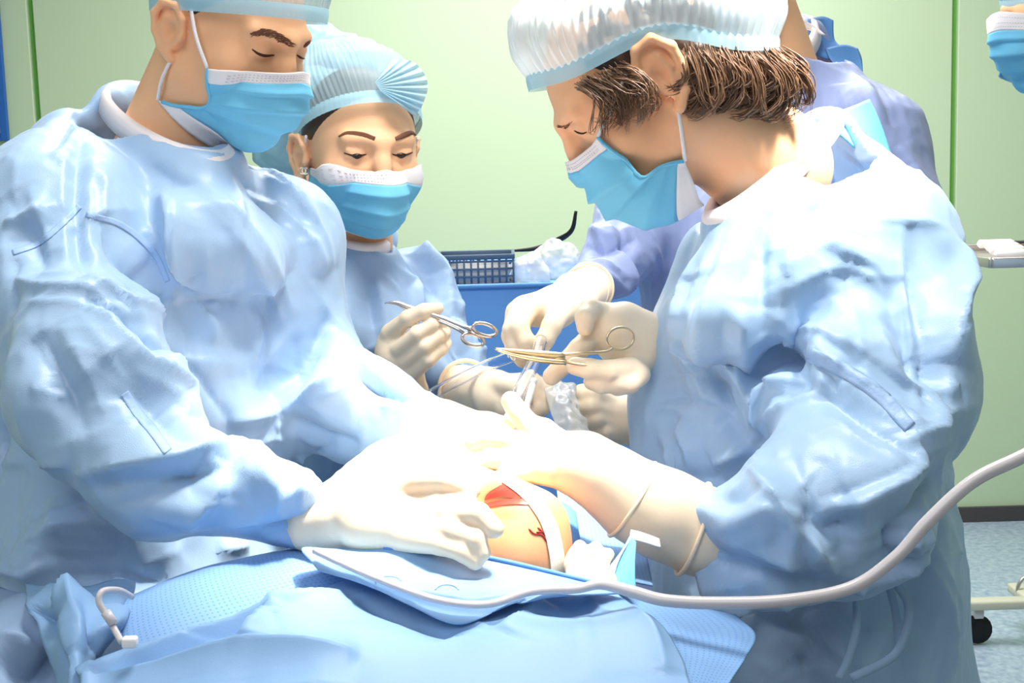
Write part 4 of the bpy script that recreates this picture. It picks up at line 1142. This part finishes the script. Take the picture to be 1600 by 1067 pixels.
# patient: head tipped back, chin towards the right foreground, body running under the drape towards the camera
def patient():
    root = empty('person', (0, .7, .88))
    tag(root, 'patient lying face up with bare red lips and jaw showing above the drape', 'person')
    D = 1.20
    f = Field(.003)
    c = lambda a, b, ra, rb, k=.03: f.cone(P(*a), P(*b), DR(ra, a[2]), DR(rb, b[2]), k=k)
    c((650, 830, 1.26), (700, 850, 1.24), 105, 100)            # skull
    c((720, 815, 1.25), (790, 858, 1.22), 92, 88)              # mid face
    c((770, 830, 1.22), (815, 860, 1.2), 72, 70)               # jaw
    c((690, 752, 1.26), (722, 748, 1.25), 22, 20, .02)          # nose
    c((800, 795, 1.205), (838, 808, 1.20), 34, 36, .03)         # chin
    f.chain([P(758, 770, 1.19), P(785, 765, 1.185), P(812, 772, 1.19)], [DR(14, D), DR(17, D), DR(14, D)], k=.012)   # upper lip
    f.chain([P(766, 757, 1.2), P(776, 752, 1.2)], [DR(11, D), DR(12, D)], k=.008)
    f.chain([P(745, 806, 1.185), P(790, 796, 1.175), P(850, 800, 1.18)], [DR(5, D), DR(6, D), DR(4, D)], k=.01)
    f.cone(P(748, 796, 1.165), P(842, 784, 1.165), DR(4, D), DR(3, D), k=.006, sub=True)
    c((815, 895, 1.22), (810, 985, 1.22), 60, 56)              # neck, then the chest lying under the drape
    f.cone(P(810, 985, 1.22), np.array([-.03, .78, .89]), DR(56, 1.2), .065, k=.05, flat=((0, 0, 1), 1.1))
    f.cone(np.array([-.14, .66, .905]), np.array([.05, .66, .905]), .07, .07, k=.05)
    f.cone(np.array([-.05, .66, .90]), np.array([-.06, .1, .90]), .095, .095, k=.05, flat=((0, 0, 1), 1.35))
    V, F = f.build(); V = relax(V, F, 2)
    body = mesh_obj('body', V, F, M['skin_p'], root); tr = bvh(V, F)
    # lip colour as a thin shell of the same shape
    def shell(name, poly, m, lift=.0009, n=26):
        rows = [on_head(tr, catmull(r, n), lift) for r in poly]
        if min(len(r) for r in rows) < n: return None
        v, q, u = patch(rows, n, n); return mesh_obj(name, v, q, m, body, uv=u)
    shell('upper_lip', [[(757, 782), (785, 776), (812, 782)], [(760, 774), (786, 766), (813, 774)], [(766, 768), (788, 757), (810, 768)]], M['lip'])
    shell('mouth', [[(744, 797), (790, 789), (848, 790)], [(746, 793), (790, 784), (846, 786)], [(750, 789), (790, 780), (840, 781)]], M['lip'])
    # tape strip from the lips along the jaw
    shell('tape_strip', [[(784, 754), (810, 773), (834, 800), (849, 830), (858, 872), (860, 905)], [(796, 744), (824, 761), (852, 789), (870, 822), (880, 868), (884, 905)]], M['tape'], .0015)
    for pts in ([(826, 826), (834, 834), (846, 836), (854, 846), (861, 858)], [(840, 824), (850, 834), (856, 842)], [(838, 832), (848, 831)]):
        q = on_head(tr, catmull(pts, 14), .0003)
        if len(q) > 3: mesh_obj('blood_trickle', *tube(q, [.0004]+[.0009]*(len(q)-2)+[.0003], 6), M['blood'], body)
    return root
patient()

# white towel wrapped over the patient's forehead
def towel():
    f = Field(.004)
    for a, b, ra, rb in (((585, 800, 1.36), (660, 780, 1.37), 64, 80), ((640, 755, 1.37), (715, 740, 1.36), 62, 45), ((540, 795, 1.36), (600, 770, 1.38), 52, 66)):
        f.cone(P(*a), P(*b), DR(ra, a[2]), DR(rb, b[2]), k=.03)
    V, F = f.build(); V = relax(V, F, 2); V = V+vnormals(V, F)*(.008*crumple(V, 16, 3))[:, None]
    tag(mesh_obj('gauze_towel', V, F, M['gauze'], None), 'white gauze towel wrapped over the patient\'s forehead in the lamp beam', 'towel')
towel()

def cloth(name, rows, nu, nv, m, label=None, cat='drape', t=.0016, parent=None, crum=.004, cs=9, strokes=(), lab=None):
    V, F, UV = patch([[P(*p) for p in r] for r in rows], nu, nv)
    n = vnormals(V, F)
    if (n@CF).mean() > 0: F = F[:, ::-1].copy()
    V = sculpt(V, F, strokes, crum, cs)
    o = solid(mesh_obj(name, V, F, M[m], parent, uv=UV), t, -1)
    if label: tag(o, label, cat)
    return o
# perforated drape under the smooth one: rolled edge from the left foreground up to the hands
cloth('perforated_drape', [
    [(205, 930, 1.16), (300, 892, 1.2), (400, 868, 1.24), (500, 850, 1.28), (640, 840, 1.3)],
    [(192, 945, 1.125), (290, 905, 1.165), (395, 878, 1.2), (495, 858, 1.24), (640, 850, 1.27)],
    [(190, 985, 1.10), (300, 945, 1.13), (410, 915, 1.16), (520, 890, 1.19), (640, 872, 1.22)],
    [(194, 1015, 1.085), (320, 985, 1.11), (440, 955, 1.13), (560, 925, 1.16), (660, 905, 1.18)],
    [(200, 1060, 1.07), (340, 1030, 1.09), (470, 1000, 1.11), (600, 965, 1.13), (700, 940, 1.15)]], 60, 90, 'perf',
    'light blue perforated drape strip with rolled edge beneath the left surgeon\'s sleeve', crum=.002)
cloth('perforated_drape', [
    [(870, 760, 1.36), (930, 785, 1.38), (1010, 820, 1.4)], [(880, 830, 1.28), (940, 845, 1.3), (1010, 860, 1.3)],
    [(900, 910, 1.2), (960, 905, 1.2), (1020, 915, 1.2)]], 30, 30, 'perf', 'blue dimpled drape between the patient\'s jaw and the right surgeon\'s cuff', crum=.002)
cloth('perforated_drape', [
    [(950, 925, 1.17), (1000, 935, 1.17), (1060, 945, 1.17), (1110, 952, 1.18), (1150, 960, 1.19)],
    [(980, 965, 1.11), (1040, 970, 1.11), (1100, 980, 1.115), (1150, 985, 1.12), (1180, 992, 1.125)],
    [(1010, 1010, 1.06), (1060, 1015, 1.06), (1110, 1020, 1.06), (1145, 1025, 1.06), (1165, 1028, 1.06)],
    [(1030, 1075, .99), (1060, 1080, .99), (1090, 1085, .99), (1110, 1090, .99), (1130, 1090, .99)],
    [(1030, 1180, .95), (1060, 1180, .95), (1090, 1180, .95), (1110, 1180, .95), (1130, 1180, .95)]], 50, 40, 'perf',
    'blue perforated drape with rounded corner in front of the right surgeon\'s hip', crum=.0015)
# smooth top drape
cloth('surgical_drape', [
    [(420, 958, 1.13), (560, 900, 1.16), (700, 885, 1.17), (860, 900, 1.165), (960, 925, 1.15)],
    [(270, 990, 1.085), (520, 938, 1.11), (720, 935, 1.12), (900, 940, 1.12), (1010, 968, 1.10)],
    [(130, 1040, 1.05), (440, 985, 1.06), (700, 985, 1.06), (920, 990, 1.06), (1050, 1020, 1.04)],
    [(125, 1062, 1.03), (400, 1030, 1.02), (680, 1040, 1.0), (900, 1050, .99), (1080, 1075, .97)],
    [(120, 1110, 1.0), (400, 1090, .96), (680, 1110, .93), (900, 1120, .92), (1090, 1140, .92)],
    [(60, 1250, .92), (400, 1250, .86), (680, 1250, .82), (900, 1250, .82), (1120, 1250, .85)]], 110, 130, 'drape',
    'large smooth light blue drape across the foreground over the patient\'s chest', crum=.006, cs=6, strokes=[
    ([(425, 965), (360, 985), (250, 1020), (140, 1050)], -.022, .02, .03), ([(130, 1058), (280, 1040), (400, 1025), (560, 1028)], .014, .02, .02),
    ([(425, 962), (395, 1000), (380, 1020)], .016, .012, .02), ([(540, 930), (420, 960), (300, 990), (150, 1040)], .012, .012, .02),
    ([(760, 975), (850, 950), (930, 940)], -.012, .02, .025), ([(840, 930), (820, 960), (780, 985)], .012, .02, .02),
    ([(980, 960), (1010, 1000), (1040, 1060)], .010, .02, .02), ([(560, 930), (640, 950), (720, 985)], -.012, .015, .02)])
# pocket flap with two round perforations
fl = cloth('drape_flap', [
    [(520, 860, 1.19), (600, 856, 1.175), (690, 858, 1.165), (780, 872, 1.155), (880, 897, 1.145), (985, 925, 1.135)],
    [(472, 858, 1.17), (560, 880, 1.15), (690, 890, 1.14), (790, 896, 1.135), (880, 908, 1.13), (960, 926, 1.125)],
    [(490, 885, 1.14), (570, 905, 1.122), (680, 930, 1.105), (780, 930, 1.10), (850, 922, 1.105), (920, 928, 1.11)],
    [(500, 895, 1.132), (580, 925, 1.11), (650, 955, 1.092), (720, 976, 1.078), (790, 950, 1.09), (850, 926, 1.10)]], 50, 110, 'drape',
    'pale blue drape flap with two round cut marks below the lit gauze', crum=.003, strokes=[([(490, 862), (560, 905), (650, 935), (740, 945), (820, 925)], .006, .012, .012)])
ft = bvh(np.array([v.co[:] for v in fl.data.vertices]), [tuple(p.vertices) for p in fl.data.polygons])
for (cx, cy, rx, ry) in ((607, 909, 19, 8), (698, 923, 18, 9)):
    q = on_head(ft, [(cx+rx*math.cos(t), cy-ry*math.sin(t)) for t in np.linspace(.1, math.pi-.1, 18)], .0006)
    if len(q) > 4: mesh_obj('cut_mark', *tube(q, .0009, 6), M['seam'], fl)
q = on_head(ft, catmull([(600, 857), (690, 861), (780, 876), (880, 900), (980, 925)], 40), .001)
mesh_obj('stitched_hem', *tube(q, .0022, 6), M['drape_in'], fl)
# crumpled cloth at the lower left
cloth('hanging_drape', [
    [(40, 912, 1.22), (80, 905, 1.19), (130, 912, 1.18), (180, 908, 1.2), (208, 914, 1.22)],
    [(38, 945, 1.17), (85, 950, 1.12), (130, 945, 1.12), (175, 948, 1.13), (200, 955, 1.16)],
    [(55, 1000, 1.12), (95, 1005, 1.07), (130, 1005, 1.08), (160, 1005, 1.09), (180, 1010, 1.12)],
    [(90, 1075, 1.08), (115, 1075, 1.04), (140, 1075, 1.05), (150, 1075, 1.07), (160, 1080, 1.1)],
    [(90, 1180, 1.03), (115, 1180, 1.0), (140, 1180, 1.0), (150, 1180, 1.02), (160, 1180, 1.04)]], 60, 50, 'drape',
    'crumpled blue drape corner hanging at the lower left below the sleeve', crum=.010, cs=12, strokes=[
    ([(44, 950), (75, 965), (85, 975)], -.010, .012, .012), ([(110, 925), (90, 945), (82, 960)], .010, .008, .014), ([(108, 925), (112, 970), (112, 1020)], .010, .008, .016),
    ([(182, 955), (165, 985), (135, 1010)], .012, .008, .014), ([(60, 970), (85, 1010), (105, 1060)], -.008, .012, .014), ([(185, 985), (170, 1020), (165, 1050)], -.012, .01, .012), ([(120, 910), (150, 930), (180, 950)], -.006, .01, .012)])
cloth('hanging_drape', [
    [(-60, 915, 1.33), (-10, 912, 1.31), (30, 925, 1.29), (60, 940, 1.28)],
    [(-60, 960, 1.25), (-10, 955, 1.21), (40, 965, 1.2), (75, 985, 1.22)],
    [(-60, 1020, 1.2), (-5, 1015, 1.16), (60, 1030, 1.17), (110, 1050, 1.2)],
    [(-60, 1120, 1.15), (10, 1120, 1.11), (70, 1120, 1.14), (120, 1120, 1.17)]], 40, 40, 'gown_w',
    'grey-blue drape fold in the lower left corner', crum=.012, cs=10, strokes=[
    ([(0, 1000), (30, 1015), (68, 1035)], .012, .010, .02), ([(0, 1035), (50, 1050), (95, 1060)], -.012, .015, .015), ([(25, 945), (50, 985), (66, 1028)], .008, .01, .016)])
# deep blue drape edge between jaw and dimpled drape
cloth('drape_edge', [[(868, 778, 1.34), (888, 790, 1.33), (900, 800, 1.33)], [(878, 830, 1.27), (893, 835, 1.265), (906, 840, 1.27)], [(880, 905, 1.18), (890, 900, 1.19), (910, 880, 1.22)]], 20, 10, 'drape_in',
    'narrow deep blue drape edge beside the patient\'s neck', crum=.001)

# crumpled glove and a folded mask beside the neck
g_ = hand('latex_glove', None, [
    [(908, 886, 1.17, .0072), (899, 868, 1.172, .0068), (906, 854, 1.178, .0062)], [(922, 884, 1.168, .0072), (924, 866, 1.17, .0068), (931, 856, 1.176, .0062)],
    [(936, 886, 1.168, .0072), (942, 872, 1.17, .0066), (950, 866, 1.176, .0058)], [(900, 895, 1.165, .0066), (893, 882, 1.168, .006), (897, 872, 1.175, .0055)]],
    [[(905, 900, 1.16, .012), (938, 900, 1.16, .012)], [(908, 918, 1.155, .012), (942, 918, 1.155, .013)]], res=.0016, kp=.01, k=.004)
tag(g_, 'off-white gloved knuckles resting against the drape hem beside the jaw', 'glove')
fmk = empty('folded_mask', P(975, 900, 1.16))
v, q, u = patch([[P(986, 828, 1.2), P(1002, 832, 1.19), P(1030, 842, 1.19)], [P(984, 842, 1.19), P(1002, 846, 1.18), P(1032, 856, 1.185)]], 8, 10); solid(mesh_obj('nose_band', v, q, M['mask_w'], fmk), .0015)
v, q, u = patch([[P(984, 838, 1.19), P(994, 846, 1.18)], [P(962, 880, 1.17), P(992, 886, 1.16)], [P(946, 925, 1.15), P(994, 930, 1.145)]], 12, 8); solid(mesh_obj('outer_layer', v, q, M['mask'], fmk), .0015)
v, q, u = patch([[P(985, 840, 1.185), P(974, 860, 1.18)], [P(968, 872, 1.168), P(946, 896, 1.163)], [P(956, 910, 1.152), P(930, 932, 1.147)]], 12, 8); solid(mesh_obj('inner_layer', v, q, M['mask_w'], fmk), .0015)
tag(fmk, 'folded blue and white face mask standing beside the gloved knuckles', 'mask')

# ================================================================== tubes and instruments
# big suction hose across the foreground
path = [P(1720, 650, 1.06), P(1600, 712, 1.06), P(1520, 752, 1.06), P(1450, 815, 1.06), P(1400, 870, 1.06), P(1330, 918, 1.06), P(1230, 938, 1.06), P(1120, 942, 1.07), P(1040, 938, 1.08), P(990, 925, 1.09), P(940, 913, 1.10), P(900, 920, 1.095), P(830, 924, 1.088), P(760, 944, 1.076), P(680, 936, 1.082), P(590, 904, 1.10), P(530, 878, 1.12), P(492, 860, 1.14)]
hose = empty('suction_hose', P(1100, 942, 1.07))
mesh_obj('outer_wall', *tube(path, [.0058]*4+[.0054]*6+[.0046, .004, .0036]+[.0032]*5, 14, seg=160), M['tube'], hose)
mesh_obj('inner_bore', *tube(path, [.0036]*10+[.003, .0026, .0022]+[.0018]*5, 10, seg=160), M['tube_core'], hose)
tag(hose, 'clear suction hose curving from the right edge across the drape', 'hose')
# infusion line at the left
iv = empty('infusion_line', P(175, 960, 1.04))
mesh_obj('line', *tube([P(206, 932, 1.10), P(185, 922, 1.07), P(160, 924, 1.05), P(155, 942, 1.045), P(170, 965, 1.045), P(180, 985, 1.04), P(190, 1003, 1.03)], .0027, 10, seg=40), M['tube'], iv)
mesh_obj('joint_sleeve', *tube([P(165, 956, 1.044), P(178, 975, 1.042)], .0042, 10), M['tube'], iv)
mesh_obj('connector', *box(P(203, 1003, 1.025), (.012, .009, .009), bev=.002), M['whitepl'], iv)
tag(iv, 'thin clear infusion line with white connector at the lower left', 'tube')

def clear_tube(name, pts, r, label):
    o = mesh_obj(name, *tube(pts, r, 14, seg=40, caps=False), M['clear'], None); solid(o, .0016, -1); tag(o, label, 'tube'); return o
clear_tube('suction_tube', [P(655, 628, 1.58), P(705, 600, 1.6), P(760, 572, 1.62), P(800, 556, 1.635)], .0078, 'straight clear tube sloping behind the left surgeon\'s cuff')
clear_tube('suction_tube', [P(845, 532, 1.6), P(836, 562, 1.56), P(815, 605, 1.5), P(800, 640, 1.44)], .0085, 'straight clear tube pinched by the periwinkle-gowned person\'s gloved fingers')
sw = empty('white_probe', P(825, 635, 1.45))
mesh_obj('shaft', *tube([P(832, 602, 1.5), P(820, 645, 1.42)], .0042, 10), M['whitepl'], sw)
mesh_obj('tip', *lathe([(.002, -.003), (.0045, 0), (.0045, .006), (.002, .009)], P(833, 598, 1.505), 12, unit(P(833, 598, 1.505)-P(820, 645, 1.42))), M['whitepl'], sw)
tag(sw, 'short white probe standing beside the clear tube', 'probe')

def ring_loop(c, rx, ry, ang, r, nrm=None, seg=40):
    a = math.radians(ang); x = CR*math.cos(a)-CU*math.sin(a); y = CR*math.sin(a)+CU*math.cos(a)
    t = np.linspace(0, 2*np.pi, seg, endpoint=False)
    return tube(np.asarray(c)+np.outer(np.cos(t)*rx, x)+np.outer(np.sin(t)*ry, y)+np.outer(np.cos(t)*rx*.25, CF), r, 8, closed=True)
# curved haemostat held by the woman
hm = empty('forceps', P(690, 500, 1.69))
mesh_obj('jaw', *tube([P(601, 474, 1.68), P(618, 472, 1.68), P(640, 480, 1.68), P(665, 490, 1.68)], [.0008, .0018, .0028, .003], 8, seg=20), M['steel'], hm)
mesh_obj('jaw', *tube([P(603, 473, 1.683), P(620, 475, 1.683), P(640, 484, 1.683), P(665, 493, 1.683)], [.0008, .0018, .0028, .003], 8, seg=20), M['steel'], hm)
mesh_obj('shank', *tube([P(660, 487, 1.66), P(690, 496, 1.655), P(722, 509, 1.65), P(740, 516, 1.65)], .0028, 8, seg=16), M['steel'], hm)
mesh_obj('shank', *tube([P(660, 492, 1.664), P(690, 503, 1.66), P(715, 514, 1.655), P(728, 522, 1.655)], .0028, 8, seg=16), M['steel'], hm)
mesh_obj('finger_ring', *ring_loop(P(757, 515, 1.65), .0155, .0075, 16, .0024), M['steel'], hm)
mesh_obj('finger_ring', *ring_loop(P(739, 531, 1.655), .0145, .0072, 16, .0024), M['steel'], hm)
mesh_obj('ratchet', *box(P(734, 514, 1.652), (.006, .005, .008), bev=.001), M['steel'], hm)
tag(hm, 'curved steel forceps with two finger rings held beside the blue table', 'forceps')
# needle holder in the right surgeon's hand
nh = empty('needle_holder', P(900, 560, 1.42))
mesh_obj('jaw', *tube([P(773, 545, 1.42), P(800, 548, 1.42), P(850, 553, 1.42), P(880, 556, 1.42)], [.0014, .0024, .0036, .0036], 10, seg=20), M['gold'], nh)
mesh_obj('jaw', *tube([P(776, 547, 1.417), P(810, 556, 1.417), P(850, 563, 1.417), P(885, 566, 1.417)], [.0012, .0022, .0034, .0034], 10, seg=20), M['gold'], nh)
mesh_obj('shank', *tube([P(870, 554, 1.42), P(910, 552, 1.42), P(945, 550, 1.425), P(957, 545, 1.428)], .0019, 8, seg=20), M['gold'], nh)
mesh_obj('shank', *tube([P(870, 562, 1.418), P(905, 569, 1.418), P(942, 574, 1.42)], .0019, 8, seg=20), M['gold'], nh)
mesh_obj('finger_ring', *ring_loop(P(969, 529, 1.435), .0155, .0125, -12, .0014), M['gold'], nh)
mesh_obj('box_joint', *box(P(875, 559, 1.419), (.012, .005, .008), bev=.002), M['gold'], nh)
tag(nh, 'golden needle holder pointing left from an upturned gloved palm', 'needle holder')

cloth('plastic_film', [[(846, 588, 1.60), (872, 592, 1.59), (900, 604, 1.59)], [(852, 615, 1.56), (880, 622, 1.545), (906, 632, 1.55)], [(862, 648, 1.53), (892, 655, 1.51), (918, 664, 1.52)], [(880, 690, 1.5), (910, 694, 1.48), (940, 700, 1.49)]], 40, 30, 'film',
    'clear crinkled plastic film hanging between the gloved hands', cat='film', crum=.008, cs=40, t=.0006)
# ================================================================== back table with basket and bags
zt_ = P(850, 449, 2.9)[2]; yb_ = P(850, 449, 2.9)[1]
xa, xb = P(640, 449, 2.9)[0], P(1120, 449, 2.9)[0]
bt = empty('instrument_table', ((xa+xb)/2, yb_+.3, 0))
tag(bt, 'instrument table under a hanging blue cloth against the green wall', 'table')
mesh_obj('table_top', *box(((xa+xb)/2, yb_+.3, zt_-.03), (xb-xa-.04, .56, .04), bev=.004), M['tray'], bt)
for sx in (xa+.05, xb-.05):
    for sy in (.06, .54): mesh_obj('leg', *tube([(sx, yb_+sy, .0), (sx, yb_+sy, zt_-.05)], .015, 10), M['tray'], bt)
rows = []
for y_, z_ in ((yb_+.59, zt_-.6), (yb_+.59, zt_-.02), (yb_+.57, zt_), (yb_+.3, zt_+.001), (yb_+.015, zt_), (yb_, zt_-.015), (yb_-.005, zt_-.3), (yb_-.01, zt_-.75)):
    rows.append([(x, y_+(.012*math.sin(x*31) if z_ < zt_-.1 else 0), z_) for x in np.linspace(xa, xb, 9)])
v, q, u = patch([[np.array(p) for p in r] for r in rows], 90, 60); n_ = vnormals(v, q)
solid(mesh_obj('table_cloth', v, q, M['table_drape'], bt, uv=u), .003)
# basket
b0 = P(682, 446, 2.95); b1 = P(803, 446, 2.95); bw = b1[0]-b0[0]; bh = .062; bd = .19; by = b0[1]; bz = zt_+.0075
bk = empty('wire_basket', (b0[0]+bw/2, by+bd/2, bz)); tag(bk, 'slate blue grid basket holding white packets on the instrument table', 'basket')
def bar(a, b_, r=.0026): mesh_obj('bar', *tube([a, b_], r, 6), M['basket'], bk)
X0, X1 = b0[0], b1[0]
for yy in (by, by+bd):
    for i in range(12): x = X0+bw*i/11; bar((x, yy, bz), (x, yy, bz+bh))
    for k in range(4): bar((X0, yy, bz+bh*k/3.6), (X1, yy, bz+bh*k/3.6))
    mesh_obj('rim', *box(((X0+X1)/2, yy, bz+bh), (bw+.008, .008, .012), bev=.002), M['basket'], bk)
for xx in (X0, X1):
    for i in range(1, 9): y = by+bd*i/9; bar((xx, y, bz), (xx, y, bz+bh))
    for k in range(4): bar((xx, by, bz+bh*k/3.6), (xx, by+bd, bz+bh*k/3.6))
    mesh_obj('rim', *box((xx, by+bd/2, bz+bh), (.008, bd, .012), bev=.002), M['basket'], bk)
mesh_obj('floor_plate', *box(((X0+X1)/2, by+bd/2, bz), (bw, bd, .004)), M['basket'], bk)
mesh_obj('paper_liner', *box(((X0+X1)/2, by+.009, bz+bh*.45), (bw-.02, .003, bh*.8)), M['packet'], bk)
names = ['leftmost', 'second from the left', 'third from the left', 'fourth from the left', 'rightmost']
for i in range(5):
    f = Field(.004); cx = X0+bw*(i+.5)/5
    f.cone((cx-.003, by+.035, bz+.022), (cx+.003, by+.15, bz+.024), .0122, .0115, k=.01); V, F = f.build()
    V = V+vnormals(V, F)*(.003*crumple(V, 60, 2)-.002)[:, None]
    tag(mesh_obj('packet', V, F, M['packet'], None), 'white plastic packet in the grid basket, %s of five' % names[i], 'packet', 'white packets in the basket')
def bag(px0, px1, py0, py1, d, label):
    f = Field(.005); a = P(px0, (py0+py1)/2, d); c = P(px1, (py0+py1)/2, d); r = DR((py1-py0)/2, d)
    f.cone(a+CR*r, c-CR*r, r, r*.9, k=.02); f.cone(P(px0+10, py1-6, d), P(px1-8, py1-6, d), r*.5, r*.5, k=.03)
    V, F = f.build(); V = relax(V, F, 1); V = V+vnormals(V, F)*(.014*crumple(V, 26, 3)-.004)[:, None]
    V[:, 2] = np.maximum(V[:, 2], zt_+.004)
    tag(mesh_obj('plastic_bag', V, F, M['film'], None), label, 'bag')
bag(800, 850, 395, 447, 3.02, 'beige-tinted clear plastic bag against the basket side'); bag(832, 912, 374, 447, 3.12, 'white crumpled plastic bag near the periwinkle sleeve')
tag(mesh_obj('cable_shadow', *tube([P(900, 330, 3.2), P(893, 360, 3.22), P(870, 376, 3.25), P(838, 388, 3.25), P(800, 392, 3.26)], [.004, .006, .008, .006, .003], 8, seg=30), M['black'], None), 'black cable with a shadow shaped into it behind the plastic bag', 'cable')  # thick middle stretch stands in for the shadow behind the bag

# ================================================================== instrument stand at the right
zt2 = 1.205; p0 = at_z(1512, 389, zt2); p1 = at_z(1549, 411, zt2)
st = empty('instrument_stand', (p1[0]+.25, (p0[1]+p1[1])/2, 0)); tag(st, 'steel tray stand at the right edge with a caster base', 'stand')
xl = p1[0]; yf, yk = p1[1], p0[1]; tw = .5
mesh_obj('tray', *box((xl+tw/2, (yf+yk)/2, zt2-.008), (tw, yk-yf, .006), bev=.002), M['tray'], st)
for c, s in (((xl+tw/2, yf, zt2), (tw, .012, .024)), ((xl+tw/2, yk, zt2), (tw, .012, .024)), ((xl, (yf+yk)/2, zt2), (.012, yk-yf, .024)), ((xl+tw, (yf+yk)/2, zt2), (.012, yk-yf, .024))):
    mesh_obj('rim', *box(c, s, bev=.004), M['tray'], st)
pz = at_z(1560, 940, .13)
mesh_obj('post', *tube([(xl+tw-.04, (yf+yk)/2, .1), (xl+tw-.04, (yf+yk)/2, zt2-.012)], .016, 12), M['tray'], st)
mesh_obj('base_bar', *box((xl+.14, pz[1], .125), (.72, .05, .028), bev=.006), M['beige'], st)
mesh_obj('base_bar', *box((xl+.46, (pz[1]+yk)/2, .125), (.05, abs(yk-pz[1])+.3, .028), bev=.006), M['beige'], st)
for cx in (xl-.17, xl+.29): mesh_obj('caster', *lathe([(.02, -.012), (.042, -.01), (.045, 0), (.042, .01), (.02, .012)], (cx, pz[1], .047), 18, (0, 1, 0)), M['black'], st); mesh_obj('caster_fork', *box((cx, pz[1], .098), (.03, .034, .03), bev=.004), M['tray'], st)
mesh_obj('hook', *tube([P(1592, 935, 3.9), P(1590, 920, 3.9), P(1597, 905, 3.9), P(1610, 900, 3.9)], .006, 8, seg=16), M['tray'], st)
for i, (px, py, ln, w, lab) in enumerate(((1522, 385, .095, .011, 'white-capped dark rod at the back of the steel tray'), (1534, 390, .085, .011, 'white-capped brown rod, second from the back of the steel tray'), (1540, 396, .085, .0115, 'white-capped brown rod, third from the back of the steel tray'), (1548, 402, .075, .011, 'white-capped dark rod at the front of the steel tray'))):
    a = at_z(px+5, py+3, zt2+.006); r_ = empty('rod', a); tag(r_, lab, 'rod', 'rods on the steel tray')
    mesh_obj('cap', *lathe([(.004, 0), (w, .006), (w, ln-.01), (w*.6, ln)], a+(0, 0, w), 12, (1, 0, 0)), M['whitepl'], r_)
    mesh_obj('shaft', *tube([a+(ln-.02, 0, w), a+(ln+.16, 0, w)], w*.6, 10), M['black' if i in (0, 3) else 'brown'], r_)
